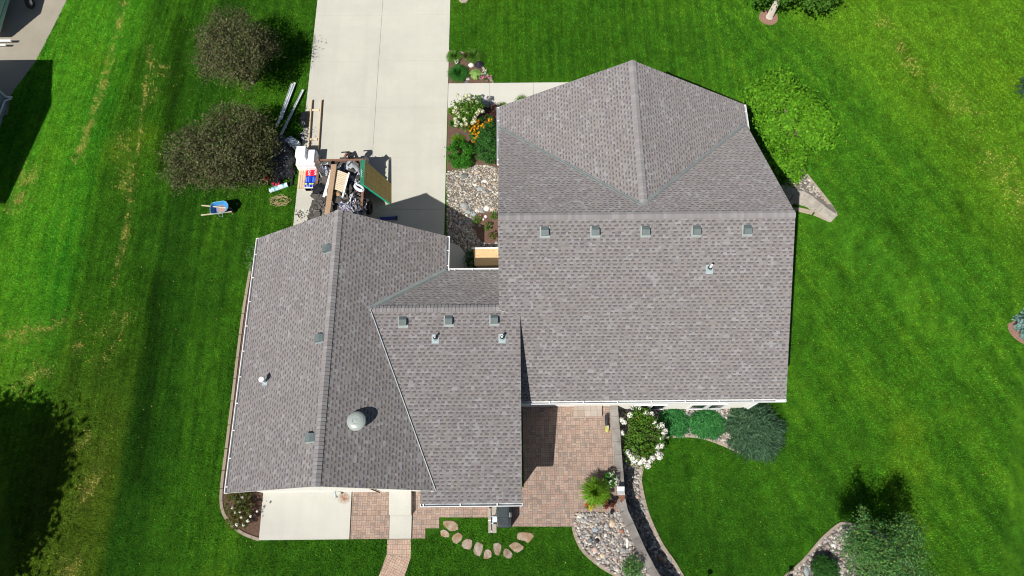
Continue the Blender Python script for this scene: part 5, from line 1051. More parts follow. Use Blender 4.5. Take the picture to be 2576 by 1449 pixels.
m = MB(); c = Z2(1475, 190, 1.5); m.box((c.x, c.y - .02, 1.28), (.26, .2, .3)); m.tube([(c.x, c.y, .5), (c.x, c.y, 1.55)], .05, 8); m.beam((c.x + .0, c.y + .03, 1.56), (c.x - .42, c.y + .0, 1.56), .05, .04); m.build('jack', M['black'], dt)
# heap of torn shingles filling the bed (uncountable)
shm = gravel_mat('torn_shingles', [(.018, .018, .02), (.05, .047, .044), (.10, .09, .078), (.03, .03, .032), (.17, .15, .13), (.012, .012, .014), (.075, .07, .066)])
def heapz(x, y):
    u = (x - (x0 + x1) / 2) / ((x1 - x0) / 2); v = (y - (y0 + y1) / 2) / ((y1 - y0) / 2)
    return 1.25 + .38 * max(0, 1 - abs(u) ** 2.2) * max(0, 1 - abs(v) ** 3) + .12 * math.sin(3 * x + 2 * y)
m = MB(); gx = np.linspace(x0 + .05, x1 - .05, 14); gy = np.linspace(y0 + .05, y1 - .1, 26)
for i in range(13):
    for j in range(25): m.face([(gx[a], gy[b], heapz(gx[a], gy[b]) - .06) for a, b in ((i, j), (i + 1, j), (i + 1, j + 1), (i, j + 1))], [(.95, .9)] * 4)
for k in range(360):
    x, y = random.uniform(x0 + .02, x1 - .05), random.uniform(y0, y1 - .12); z = heapz(x, y) + random.uniform(-.02, .1); a = random.uniform(0, 3.14); t1, t2 = random.gauss(0, .28), random.gauss(0, .28)
    l, wd = random.choice(((.5, .3), (.8, .3), (.3, .25), (.22, .17), (.4, .2))); ax = Vector((math.cos(a), math.sin(a), t1)) * l / 2; ay = Vector((-math.sin(a), math.cos(a), t2)) * wd; n_ = ax.cross(ay).normalized() * .005
    m.obox((x, y, z), ax, ay / 2, n_, uv=(random.random(), random.random() * .6))
for zx, zy in ((880, 1200), (900, 1150), (930, 1100), (950, 1040), (940, 870), (960, 980), (1010, 1180), (1000, 1000)):      # shingles sliding over the left side
    for _ in range(5):
        c = Z2(zx + random.uniform(-25, 25), zy + random.uniform(-30, 30), 1.5); a = random.uniform(0, 3.14); ax = Vector((math.cos(a), math.sin(a), random.gauss(0, .15))) * .2; ay = Vector((-math.sin(a), math.cos(a), random.gauss(0, .15))) * .13
        m.obox(c, ax, ay, ax.cross(ay).normalized() * .006, uv=(random.random() * .7, random.random() * .5))
tag(m.build('shingle_debris', shm, loc=(0, 0, 0)), 'torn grey shingles heaped in the brown dump trailer', 'debris', kind='stuff')
wrm = gravel_mat('wrapper_scraps', [(.80, .78, .78), (.02, .02, .025), (.74, .74, .76), (.35, .38, .42), (.10, .08, .26), (.80, .74, .77), (.10, .16, .40), (.015, .015, .02)]); m = MB()
HZ = np.vectorize(heapz)
def scrap(c, s):
    p = [Vector(c) + Vector((random.uniform(-s, s), random.uniform(-s, s), random.uniform(-s, s) * .5)) for _ in range(5)]; u = (random.random(), random.random() * .3)
    m.face([p[0], p[1], p[2]], [u] * 3); m.face([p[0], p[2], p[3]], [u] * 3); m.face([p[0], p[3], p[4]], [u] * 3)
for (a, b, c_, d, n_) in ((1480, 830, 1690, 1130, 260), (1320, 980, 1460, 1100, 90), (1440, 480, 1660, 700, 100), (1560, 600, 1690, 800, 30), (1000, 320, 1180, 560, 45), (940, 640, 1090, 1000, 12)):
    for _ in range(n_):
        q = Z2(random.uniform(a, c_), random.uniform(b, d), 1.75); q.z = heapz(q.x, q.y) + random.uniform(.05, .2); scrap(q, .11)
tag(m.build('wrapper_scraps', wrm, loc=(0, 0, 0)), 'black, white and purple wrapper scraps on the right side of the trailer heap', 'scraps', kind='stuff')
def crumpled(name, label, cat, pts, mat, amp, res=.06, zf=None, seed=0, group=None, base=None, f_out=True):
    """crumpled sheet or bag over a polygon; zf(x,y,e) gives height, e = 0 at the rim and 1 inside"""
    pl = [tuple(p[:2]) for p in pts]; xs = [p[0] for p in pl]; ys = [p[1] for p in pl]; nx, ny = int((max(xs) - min(xs)) / res) + 2, int((max(ys) - min(ys)) / res) + 2
    X, Y = np.meshgrid(np.linspace(min(xs), max(xs), nx), np.linspace(min(ys), max(ys), ny)); D = seg_dist(X, Y, pl + [pl[0]]); E = np.clip(D / .22, 0, 1)
    K = np.abs(fbm(X, Y, .5, seed + 5, 3) - .5) * 2; K2 = np.abs(fbm(X, Y, .22, seed + 9, 2) - .5) * 2; Z = zf(X, Y, E) + amp * (K * .9 + K2 * .5) * (.4 + .6 * E); m = MB(); inside = np.vectorize(lambda a, b: inpoly(a, b, pl))(X, Y)
    jx = (fbm(X, Y, .12, seed, 1) - .5) * res * .6
    for j in range(ny - 1):
        for i in range(nx - 1):
            if int(inside[j, i]) + int(inside[j, i + 1]) + int(inside[j + 1, i]) + int(inside[j + 1, i + 1]) >= 3: m.face([(X[b, a] + jx[b, a], Y[b, a] - jx[b, a], Z[b, a]) for b, a in ((j, i), (j, i + 1), (j + 1, i + 1), (j + 1, i))], [(random.random() * .2 + .4, .2)] * 4)
    o = m.build(name, mat, smooth=False); me = o.data
    import bmesh
    bm = bmesh.new(); bm.from_mesh(me); bmesh.ops.remove_doubles(bm, verts=bm.verts, dist=.002); bmesh.ops.recalc_face_normals(bm, faces=bm.faces); bm.to_mesh(me); bm.free()
    md = o.modifiers.new('thick', 'SOLIDIFY'); md.thickness = .008; md.offset = 0
    return tag(o, label, cat, group)
blackp = plain('black_plastic', (.014, .015, .018), .32, .3, 4, .5)
def blacksheen():
    n = N('sheened_black_plastic'); f = n.noise(14, detail=5, rough=.7); c = n.mix(n.maprange(f, .52, .68, 0, .7), (.016, .017, .02), (.16, .165, .18)); n.col(c, .4, .5); return n.m  # pale grey painted into the black for the sheen on its folds
greyed = blacksheen()
crumpled('grey_membrane', 'crumpled grey roofing sheet draped over the front of the trailer heap', 'sheet', [Z2(a, b, 1.8) for a, b in ((1395, 225), (1480, 215), (1560, 300), (1630, 460), (1560, 500), (1500, 440), (1420, 430), (1330, 380), (1280, 320), (1340, 290))], plain('grey_membrane', (.34, .37, .39), .5, .18, 5, .35), .10, zf=lambda X, Y, E: HZ(X, Y) + .06 + .10 * E, seed=3)
crumpled('grey_membrane', 'smaller crumpled grey sheet behind the long tan board in trailer', 'sheet', [Z2(a, b, 1.8) for a, b in ((1060, 420), (1180, 360), (1260, 330), (1400, 380), (1390, 450), (1250, 440), (1150, 500), (1090, 590), (1040, 520))], plain('grey_membrane_b', (.30, .33, .36), .5, .2, 5, .35), .14, zf=lambda X, Y, E: HZ(X, Y) + .05 + .08 * E, seed=13)
def bw():
    n = N('black_white_wrap'); f = n.noise(6, detail=3); c = n.ramp(f, [(.44, (.015, .015, .018)), (.54, (.02, .02, .024)), (.57, (.70, .70, .72))]); n.col(c, .4, .4); return n.m
crumpled('plastic_wrap', 'black and white plastic wrap in the top left corner of the trailer', 'plastic wrap', [Z2(a, b, 1.7) for a, b in ((990, 340), (1060, 310), (1140, 330), (1150, 400), (1080, 470), (1060, 560), (1010, 500))], bw(), .16, zf=lambda X, Y, E: HZ(X, Y) + .08 + .1 * E, seed=23)
crumpled('paper_bag', 'torn brown paper bag among the shingles beside the long tan board', 'bag', [Z2(a, b, 1.9) for a, b in ((1190, 775), (1250, 770), (1345, 840), (1300, 870), (1230, 830), (1190, 850))], plain('brown_paper', (.36, .21, .10), .8, .2, 6), .09, zf=lambda X, Y, E: HZ(X, Y) + .10 + .06 * E, seed=33)
crumpled('black_tarp', 'black felt sheet hanging over the left side of trailer', 'sheet', [Z2(a, b, 1.75) for a, b in ((870, 720), (950, 640), (1080, 680), (1060, 740), (980, 800), (880, 840))], blackp, .05, zf=lambda X, Y, E: np.maximum(1.5, HZ(X, Y)) + .14 + .04 * E, seed=43)
for sd_, lab, pp in ((103, 'black plastic sheet crumpled right of the slatted panel', ((1480, 480), (1620, 450), (1640, 560), (1590, 660), (1560, 720), (1500, 700), (1450, 800), (1400, 860), (1380, 800), (1440, 640))), (113, 'black plastic under the looped pale tube at the trailer edge', ((1540, 690), (1680, 680), (1690, 820), (1600, 830), (1530, 800))), (123, 'dark plastic behind the top end of the tan board', ((1000, 480), (1080, 560), (1180, 440), (1190, 520), (1100, 620), (1020, 620)))):
    crumpled('black_plastic', lab, 'plastic sheet', [Z2(a, b, 1.8) for a, b in pp], bw() if sd_ != 113 else blackp, .13, zf=lambda X, Y, E: HZ(X, Y) + .09 + .07 * E, seed=sd_, group='black plastic in the trailer')
m = MB(); m.beam(Z2(1228, 372, 2.12), Z2(1118, 1160, 2.06), .26, .05); tag(m.build('long_board', M['tan']), 'long tan board lying across the whole trailer heap', 'board')
for (a, b, c_, d, wd, lab) in ((1185, 470, 1065, 885, .12, 'white trim board close beside the left edge of the tan board'), (1462, 500, 1358, 890, .08, 'thin white strip along the right side of slatted panel'), (1092, 790, 1108, 860, .09, 'short white offcut left of the lower tan board')):
    m = MB(); m.beam(Z2(a, b, 2.07), Z2(c_, d, 2.0), wd, .025); tag(m.build('trim_board', M['whiteboard']), lab, 'board', 'white boards on the trailer heap')
t = thing('slatted_panel', 'pale wooden slatted panel lying on the trailer heap', 'panel', Z2(1330, 640, 1.9)); a, b, c_, d = Z2(1255, 445, 2.0), Z2(1475, 530, 2.0), Z2(1360, 805, 2.0), Z2(1195, 750, 2.0)
m = MB()
for k in range(11): f0, f1 = k / 11 + .004, (k + 1) / 11 - .012; m.prism([(a.lerp(d, f0))[:2], (b.lerp(c_, f0))[:2], (b.lerp(c_, f1))[:2], (a.lerp(d, f1))[:2]], 1.98, 2.01)
m.build('slats', M['palewood'], t); m = MB()
for f in (.15, .85): m.beam(a.lerp(b, f) - Vector((0, 0, .05)), d.lerp(c_, f) - Vector((0, 0, .05)), .07, .06)
m.build('rail', M['palewood'], t)
m = MB(); pts = [Z2(1620 + 70 * math.cos(k / 16 * 6.28) * (1 if k < 20 else 1), 740 + 52 * math.sin(k / 16 * 6.28 + .6), 1.72 + .02 * (k % 3)) for k in range(17)]; m.tube(pts, .055, 8); m.tube([p * 1.0 + Vector((.03, .04, .06)) for p in pts[2:12]], .045, 8)
tag(m.build('bent_tube', plain('pale_tube', (.62, .64, .67), .4, .1), smooth=True), 'pale bent tube looped on the right side of the trailer heap', 'tube')
m = MB(); m.tube([Z2(1000, 500, 1.75), Z2(1030, 560, 1.78), Z2(1075, 590, 1.75)], .03, 6); tag(m.build('metal_trim', M['flash_bright'], smooth=True), 'curved grey metal strip at the left side of trailer heap', 'metal strip')
# chipboard stack leaning on the trailer
a0, a1 = Vector(P(917.5, 402, 1.95)), Vector(P(915, 464.5, 1.95)); g0, g1 = Vector(P(985, 463, .03)), Vector(P(985, 514, .03))
st = thing('chipboard_stack', 'stack of green-edged chipboard sheets leaning against the right side of the trailer', 'chipboard', (g0.x, (g0.y + g1.y) / 2, 0))
dv = (a0 - g0).normalized(); du = (g1 - g0).normalized(); nn = dv.cross(du); nn = nn if nn.z > 0 else -nn
green = plain('green_edge_paint', (.012, .33, .21), .6, .12, 8)
def osbline():
    n = N('osb_marked'); p = n.sep(n.uv()); u_, v_ = p[0], p[1]; f = n.noise(30, n.obj(), detail=4); c = n.ramp(f, [(.3, (.27, .195, .06)), (.5, (.43, .33, .125)), (.7, (.53, .43, .19))])
    l1 = n.m_('LESS_THAN', n.m_('ABSOLUTE', n.m_('SUBTRACT', n.m_('FRACT', n.m_('MULTIPLY', u_, 6.0)), .5)), .022); l2 = n.m_('LESS_THAN', n.m_('ABSOLUTE', n.m_('SUBTRACT', n.m_('FRACT', n.m_('MULTIPLY', v_, 3.0)), .5)), .022)
    c = n.mix(n.m_('MULTIPLY', n.m_('MAXIMUM', l1, l2), .55), c, (.09, .06, .015)); n.col(c, .8, .15); return n.m
om = osbline()
for k in range(5):
    m = MB(); o0 = nn * (-.028 * k); sh = dv * (.032 * k + random.uniform(-.008, .008)); A, B_, C_, D_ = a0 + o0 + sh, a1 + o0 + sh, g1 + o0 + sh, g0 + o0 + sh; th = nn * -.022
    m.face([A, B_, C_, D_], [(0, 0), (0, 1), (1, 1), (1, 0)], 0); m.face([A + th, D_ + th, C_ + th, B_ + th], None, 0)
    for p, q in ((A, B_), (B_, C_), (C_, D_), (D_, A)): m.face([p, p + th, q + th, q], None, 1)
    o = m.build('sheet', [om, green], st)
m = MB(); ed = (a0 + a1) / 2
for k in range(4): m.obox(a0.lerp(a1, .46 + .075 * k) + dv * .10 - nn * .06, du * .018, dv * .05, nn * .012)
m.build('edge_marks', M['white'], st)
# pallet with shingle bundles and white cartons
A7 = lambda zx, zy, z: Vector(P(727.7 + .0889 * zx, 367.1 + .0889 * zy, z))
pt = thing('pallet', 'wooden pallet at the driveway edge carrying bundles and cartons', 'pallet', A7(500, 950, 0)); px0, px1 = A7(225, 1200, .12).x, A7(800, 1200, .12).x; py0, py1 = A7(300, 1200, .12).y, A7(300, 250, .12).y; n_ = 9
for k in range(n_): m = MB(); wv_ = (px1 - px0) / n_; m.box((px0 + wv_ * (k + .5), (py0 + py1) / 2, .125), (wv_ * .86, py1 - py0, .025)); m.build('deck_board', M['wood'], pt)
for f in (.03, .5, .97): m = MB(); m.box(((px0 + px1) / 2, py0 + (py1 - py0) * f, .06), (px1 - px0, .09, .10)); m.build('stringer', M['wood'], pt)
blue, redm, yelm, whm = plain('blue_wrapper', (.010, .035, .42), .4, .12, 5, .4), plain('red_wrapper', (.70, .015, .045), .4, .05, 5, .4), plain('yellow_band', (.62, .72, .06), .4), M['white']; lbl = plain('light_blue_print', (.10, .22, .70), .4)
bx0 = A7(438, 1100, .42).x; bx1 = A7(800, 1100, .42).x; by0, by1 = A7(500, 1200, .42).y, A7(500, 690, .42).y
def letters(txt, size, c, rot, mat, parent, name='lettering'):
    cu = bpy.data.curves.new('txt', 'FONT'); cu.body = txt; cu.size = size; cu.align_x = 'CENTER'; cu.align_y = 'CENTER'; cu.extrude = .001; cu.offset = size * .02; tmp = bpy.data.objects.new('txt', cu); S.collection.objects.link(tmp)
    dg = bpy.context.evaluated_depsgraph_get(); me = bpy.data.meshes.new_from_object(tmp.evaluated_get(dg)); bpy.data.objects.remove(tmp)
    o = bpy.data.objects.new(name, me); S.collection.objects.link(o); o.parent = parent; o.rotation_euler = (0, 0, rot); o.location = Vector(c) - org(parent); me.materials.clear(); me.materials.append(mat); return o
for k in range(2):
    w_ = (bx1 - bx0) / 2; xa, xb = bx0 + w_ * k + .008, bx0 + w_ * (k + 1) - .008; H_ = by1 - by0
    t = thing('shingle_bundle', ('left' if k == 0 else 'right') + ' of the two red and blue wrapped shingle bundles on the pallet', 'shingle bundle', ((xa + xb) / 2, (by0 + by1) / 2, .14), 'shingle bundles on the pallet')
    zt_ = .42; m = MB(); m.box(((xa + xb) / 2, (by0 + by1) / 2, .14 + (zt_ - .14) / 2), (xb - xa, H_, zt_ - .14)); m.build('wrapper', blue, t)
    m = MB(); m.box(((xa + xb) / 2, by1 - H_ * .155, .281), (xb - xa + .006, H_ * .31 + .004, .286)); m.build('red_panel', redm, t)
    m = MB(); m.box(((xa + xb) / 2, by0 + H_ * .245, zt_ + .001), (xb - xa, H_ * .07, .006)); m.build('yellow_band', yelm, t)
    m = MB(); m.box(((xa + xb) / 2, by0 + H_ * .03, .281), (xb - xa + .006, H_ * .06, .284)); m.build('white_band', whm, t)
    m = MB()
    for j in range(3): m.lathe(((xa + xb) / 2 + (j - 1) * .075, by0 + H_ * .125, zt_ + .0005), [(.028, 0), (.028, .003), (0, .003)], 14)
    m.build('dots', whm, t); m = MB(); m.box(((xa + xb) / 2 + .01, by0 + H_ * .50, zt_ + .001), (.045, H_ * .30, .005)); m.box(((xa + xb) / 2 - .09, by0 + H_ * .50, zt_ + .001), (.05, H_ * .26, .004)); m.box(((xa + xb) / 2 - .09, by0 + H_ * .37, zt_ + .001), (.055, H_ * .06, .006)); m.build('print', lbl, t)
    m = MB(); m.lathe(((xa + xb) / 2, by0 + H_ * .245, zt_ + .004), [(.055, 0), (.055, .003), (0, .003)], 18); m.build('badge', blue, t)
    letters('GAF', .165, ((xa + xb) / 2, by1 - H_ * .155, .428), -math.pi / 2, whm, t)
cart = plain('white_carton', (.78, .78, .80), .7, .03, 4); seam = plain('carton_seam', (.42, .42, .44), .8)
def carton(label, xa, xb, ya, yb, za, zb):
    t = thing('carton', label, 'carton', ((xa + xb) / 2, (ya + yb) / 2, za), 'white cartons stacked on the pallet'); m = MB(); m.box(((xa + xb) / 2, (ya + yb) / 2, (za + zb) / 2), (xb - xa - .01, yb - ya - .01, zb - za - .004)); m.build('box', cart, t)
    m = MB(); m.box(((xa + xb) / 2, (ya + yb) / 2, zb - .0015), (xb - xa - .06, .012, .004)); m.box(((xa + xb) / 2 + .05, ya + .003, (za + zb) / 2), ((xb - xa) * .4, .006, .012)); m.build('tape_seam', seam, t)
cy0 = A7(500, 690, .15).y; cy1 = cy0 + .92; cxa, cxb = A7(255, 690, .15).x, A7(795, 690, .15).x; cm_ = (cxa + cxb) / 2 + .02; hh = .26
for j in range(2):
    for k in range(2): carton(('lower' if j == 0 else 'second-layer') + ' white carton on the ' + ('grass' if k == 0 else 'trailer') + ' side of the stack', (cxa, cm_)[k], (cm_, cxb)[k], cy0 + .02 * j, cy1, .14 + hh * j, .14 + hh * (j + 1))
carton('tallest white carton on top of the stack', cxa + .04, cm_ + .02, cy0 + .30, cy1 + .02, .14 + hh * 2, .14 + hh * 3.4)
carton('low white carton on the trailer side of stack top', cm_ + .14, cxb - .02, cy0 + .12, cy1 - .1, .14 + hh * 2, .14 + hh * 2.75)
# black plastic heap and things lying on the grass by the drive
crumpled('black_tarp', 'big crumpled heap of black plastic on the grass under the crabapple', 'plastic heap', [P(*q, .2) for q in ((686, 345), (712, 336), (728, 352), (738, 382), (744, 398), (738, 420), (744, 434), (728, 445), (712, 450), (700, 470), (690, 452), (676, 440), (672, 400), (678, 365))], greyed, .20, .06, zf=lambda X, Y, E: .03 + .34 * E ** .7, seed=51)
crumpled('black_bag', 'square black bag lying at the drive edge beside the lumber frame', 'bag', [P(*q, .2) for q in ((755, 280), (774, 276), (778, 282), (777, 316), (768, 321), (752, 312), (750, 296))], blackp, .10, .05, zf=lambda X, Y, E: .03 + .26 * E ** .6, seed=61)
crumpled('plastic_scrap', 'small black and white plastic scrap right of the blue-grey box', 'plastic', [P(*q, .1) for q in ((753, 333), (764, 331), (767, 348), (758, 352), (750, 345))], bw(), .10, .04, zf=lambda X, Y, E: .02 + .12 * E, seed=71)
crumpled('red_bag', 'crumpled red plastic bag at the lower left of black heap', 'bag', [P(*q, .1) for q in ((658, 444), (668, 437), (679, 441), (676, 450), (668, 457), (660, 452))], plain('red_plastic', (.60, .02, .03), .4, .4, 9, .4), .10, .04, zf=lambda X, Y, E: .02 + .12 * E, seed=81)
crumpled('plastic_scrap', 'black plastic scrap between the red bag and the light blue roll', 'plastic', [P(*q, .1) for q in ((680, 448), (700, 440), (712, 452), (706, 470), (690, 470), (678, 460))], greyed, .14, .05, zf=lambda X, Y, E: .02 + .12 * E, seed=91)
m = MB(); a, b = Vector(P(684, 459, .2)), Vector(P(697, 467, .2)); m.beam(a, b, .12, .06); a, b = Vector(P(703, 455, .22)), Vector(P(701, 465, .22)); m.beam(a, b, .08, .06); tag(m.build('red_strap', plain('red_cloth', (.55, .03, .06), .7, .3, 20)), 'red straps lying beside the light blue roll', 'strap')
t = thing('underlay_roll', 'light blue and white roll lying on the grass below black heap', 'roll', P(700, 472)); a, b = Vector(P(678, 480, .14)), Vector(P(723, 464, .14))
rn = N('pale_roll'); ff = rn.noise(4.0, detail=4); rn.col(rn.ramp(ff, [(.38, (.12, .25, .32)), (.5, (.45, .68, .74)), (.6, (.72, .83, .85))]), .4, .4); m = MB(); m.tube([a, b], .13, 20); m.build('roll', rn.m, t)
m = MB(); d = (b - a).normalized(); m.tube([a - d * .02, a + d * .01], .06, 12); m.build('core', M['tan'], t)
for (a, b, wd, mt, lab) in (((737, 430), (733, 466), .13, M['black'], 'black tube lying on the grass beside the white stick'), ((729, 428), (726.5, 448), .06, M['white'], 'short white stick beside the black tube on grass')):
    m = MB(); m.tube([P(*a, .08), P(*b, .08)], wd / 2, 10); tag(m.build('tube', mt), lab, 'tube')
m = MB(); q = [Vector(P(*p, .42)) for p in ((731.5, 342.5), (714.5, 353.5))]; up_, e1 = q[0], q[1]; d1 = (Vector(P(738, 369, .42)) - e1); bl = N('mottled_grey_box'); fz = bl.noise(10, detail=5); bl.col(bl.ramp(fz, [(.42, (.20, .25, .30)), (.52, (.30, .36, .42)), (.58, (.68, .70, .72))]), .6)
T = [e1, e1 + d1, up_ + d1, up_]; m.prism([p[:2] for p in T], .10, .46); bo = tag(m.build('grey_box', bl.m), 'mottled blue-grey box on the edge of the black plastic heap', 'box')
for (a, b, lab) in (((735.8, 211), (697.5, 318), 'left metal rail lying on the grass, next to its twin'), ((743, 208), (707.5, 300), 'shorter metal rail touching the left one on the grass'), ((763.5, 226), (705.5, 344), 'separate metal rail nearest the driveway, its end on the black heap')):
    t = thing('metal_rail', lab, 'metal rail', P((a[0] + b[0]) / 2, (a[1] + b[1]) / 2)); A_, B_ = Vector(P(*a, .12)), Vector(P(*b, .16)); d = (B_ - A_).normalized(); s_ = d.cross(Vector((0, 0, 1))).normalized(); m = MB()
    rail = plain('pale_metal', (.68, .72, .75), .35, .15, 3, .5, .3); m.beam(A_, B_, .10, .02); m.beam(A_ + s_ * .05 + Vector((0, 0, .03)), B_ + s_ * .05 + Vector((0, 0, .03)), .012, .07); m.beam(A_ - s_ * .05 + Vector((0, 0, .03)), B_ - s_ * .05 + Vector((0, 0, .03)), .012, .07); m.build('channel', rail, t)
    m = MB(); m.beam(A_ + d * .02 + Vector((0, 0, .012)), A_ + d * .06 + Vector((0, 0, .012)), .09, .06); m.build('end_cap', M['white'], t)
t = thing('lumber_frame', 'pale timber frame of two long rails and two cross pieces on the driveway', 'timber frame', P(790, 315))
for a, b in (((784.4, 252), (776.0, 376.5)), ((808.6, 252), (800.2, 376.5))): m = MB(); m.beam(P(a[0], a[1], .12), P(b[0], b[1], .12), .055, .14); m.build('rail', M['wood'], t)
for a, b in (((785.5, 276.8), (803.5, 276.8)), ((780, 350.6), (797.8, 350.6))): m = MB(); m.beam(P(*a, .15), P(*b, .15), .10, .04); m.build('cross_piece', M['palewood'], t)
random.seed(5); m = MB(); c = P(704, 506, .03); pts = []
for k in range(150): a = k * .32; r = .30 + .12 * math.sin(k * .37) + .07 * math.sin(k * .11) + random.uniform(-.06, .06); pts.append((c[0] + math.cos(a) * r * 1.15 + .05 * math.sin(k * .05), c[1] + math.sin(a) * r * .68 + .05 * math.cos(k * .07), c[2] + .02 + .05 * random.random()))
pts += [(c[0] + .0 + .05 * k, c[1] + .34 - .05 * abs(k - 2), .05) for k in range(-2, 5)]
m.tube(pts, .010, 5); tag(m.build('rope', plain('tan_rope', (.36, .30, .15), .9, .25, 40), smooth=True), 'loose coil of tan rope on the grass near the driveway', 'rope')
t = thing('spirit_level', 'long dark blue metal bar lying in the garage shadow on the driveway', 'metal bar', P(977, 548)); a, b = Vector(P(956, 550.5, .10)), Vector(P(999, 548.5, .10)); m = MB(); m.beam(a, b, .14, .10); m.build('bar', plain('navy_paint', (.03, .05, .22), .4, .1), t); m = MB(); m.beam(a + Vector((0, .085, .02)), b + Vector((0, .085, .02)), .03, .10); m.build('rim_strip', M['flash_bright'], t); m = MB(); m.beam(b - Vector((.05, 0, 0)), b + Vector((.01, 0, 0)), .2, .14); m.build('end_cap', M['black'], t)
m = MB(); m.beam(P(757, 529, .045), P(765, 528, .045), .035, .02); tag(m.build('trim_scrap', M['white']), 'tiny white scrap on the driveway left of the trailer', 'scrap')
m = MB(); random.seed(9)
for _ in range(70):
    px_, py_ = random.gauss(757, 9), random.gauss(537, 9)
    if px_ < 744 or px_ > 785: continue
    c = P(px_, py_, .034); s_ = random.uniform(.015, .06); pl = [(c[0] + math.cos(k * 1.05) * s_ * random.uniform(.5, 1), c[1] + math.sin(k * 1.05) * s_ * random.uniform(.5, 1)) for k in range(6)]; m.prism(pl, .031, .036)
struct(tag(m.build('grit', plain('dark_grit', (.10, .085, .07), 1), loc=(0, 0, 0)), 'dark roofing grit scattered on the driveway left of the trailer', 'grit'), 'stuff')
# wheelbarrow
wb = thing('wheelbarrow', 'blue wheelbarrow with a rusty tray and wooden handles on the lawn', 'wheelbarrow', P(552, 528)); W6 = lambda zx, zy, z: Vector(P(489.4 + .06222 * zx, 489.4 + .06222 * zy, z))
rim = [(640, 470), (700, 350), (780, 315), (1000, 280), (1180, 255), (1290, 300), (1350, 400), (1355, 500), (1300, 620), (1180, 700), (1000, 745), (860, 768), (700, 775), (640, 735), (625, 600)]
zr = lambda zx: .62 + .10 * (zx - 640) / 700
top = [W6(a, b, zr(a)) for a, b in rim]; cen = W6(1010, 590, .32); fl = [Vector((cen.x + (p.x - cen.x) * .58 - .02, cen.y + (p.y - cen.y) * .58, .30)) for p in top]; m = MB(); n_ = len(top)
def tray():
    n = N('blue_tray'); tc = n.sep(n.obj()); d = n.n('ShaderNodeVectorMath', operation='DISTANCE'); n.put(d.inputs[0], n.obj()); d.inputs[1].default_value = tuple(W6(1080, 600, .32) - org(wb)); f = n.m_('ADD', d.outputs['Value'], n.m_('MULTIPLY', n.noise(9, detail=5), .22))
    n.col(n.mix(n.maprange(f, .24, .40, .9, 0), n.mix(n.maprange(n.noise(4), .4, .7, 0, .4), (.035, .23, .50), (.07, .30, .52)), (.42, .24, .14)), .45, .35); return n.m
for i in range(n_): j = (i + 1) % n_; m.face([top[i], top[j], fl[j], fl[i]])
m.face(fl); tr_ = tray(); o = m.build('tray', tr_, wb); md = o.modifiers.new('thick', 'SOLIDIFY'); md.thickness = .012
m = MB(); m.tube(top + [top[0]], .014, 6, caps=False); m.build('rim', plain('blue_rim', (.20, .42, .56), .4), o, smooth=True)
for a, b in ((W6(285, 440, .60), W6(1500, 560, .30)), (W6(258, 835, .60), W6(1500, 690, .26))): m = MB(); m.beam(a, b, .05, .045); m.build('handle', M['palewood'], wb)
cw = W6(1440, 660, .2); m = MB(); m.lathe(cw, [(.09, -.05), (.18, -.055), (.205, 0), (.18, .055), (.09, .05)], 20, axis=(.1, 1, 0)); wh = m.build('wheel', M['black'], wb); m = MB(); m.lathe(cw, [(.09, -.045), (.03, -.06), (0, -.06)], 14, axis=(.1, 1, 0)); m.lathe(cw, [(.09, .045), (.03, .06), (0, .06)], 14, axis=(.1, 1, 0)); m.build('hub', M['white'], wh)
for yy, q in ((770, 0), (560, 1)): m = MB(); a = W6(960, yy, .33); m.tube([a, a + Vector((-.05, -.03, -.31)), a + Vector((.12, -.03, -.31)), W6(1120, yy - 10, .3)], .016, 6); m.build('leg', plain('grey_steel', (.3, .36, .38), .5), wb)
# grill and things on the patio
G5 = lambda zx, zy, z: Vector(P(1197.8 + .06222 * zx, 1262.2 + .06222 * zy, z)); gl = thing('grill', 'barbecue under a dark grey cover at the corner of the rear eave', 'grill', G5(1130, 600, .03))
cov = plain('dark_cover', (.040, .050, .056), .75, .25, 6, .25, bscale=22, bdist=.015); m = MB(); xa, xb = G5(830, 500, 1.0).x, G5(1440, 500, 1.0).x; yb_ = G5(1100, 160, 1.1).y + .1; ym = G5(1100, 640, 1.1).y; ye = G5(1100, 1060, .8).y
def loft(m, rings, caps=True):
    for r0, r1 in zip(rings, rings[1:]):
        n = len(r0)
        for i in range(n): j = (i + 1) % n; m.face([r0[i], r0[j], r1[j], r1[i]])
    m.face(rings[-1])
def rr(xa, xb, ya, yb, z, r=.06): 
    out = []
    for cx_, cy_, a0 in ((xb - r, yb - r, 0), (xa + r, yb - r, 90), (xa + r, ya + r, 180), (xb - r, ya + r, 270)):
        for k in range(4): a = R(a0 + k * 30); out.append((cx_ + r * math.cos(a), cy_ + r * math.sin(a), z))
    return out
loft(m, [rr(xa - .02, xb + .03, ym, yb_, .05), rr(xa, xb + .02, ym, yb_, .75), rr(xa, xb, ym + .01, yb_, .95), rr(xa + .03, xb - .12, ym + .03, yb_, 1.16), rr(xa + .06, xb - .2, ym + .08, yb_ - .05, 1.19)])
loft(m, [rr(xa + .03, xb - .02, ye + .03, ym + .02, .05), rr(xa + .04, xb - .03, ye + .02, ym + .02, .62), rr(xa + .03, xb - .03, ye + .04, ym + .02, .78), rr(xa + .08, xb - .16, ye + .12, ym + .02, .84)]); m.build('cover', cov, gl)
m = MB(); c = G5(1375, 535, .95); m.obox((xb - .055, c.y, 1.06), (.035, 0, -.06), (0, .09, 0), (.01, 0, .006)); m.build('cover_badge', plain('grey_badge', (.5, .5, .5), .6), gl)
m = MB(); c = G5(1300, 780, .82)
for k in range(3): m.beam(G5(1230 + 30 * k, 700 + 90 * k, .82), G5(1385, 880 + 30 * k, .74), .03, .03)
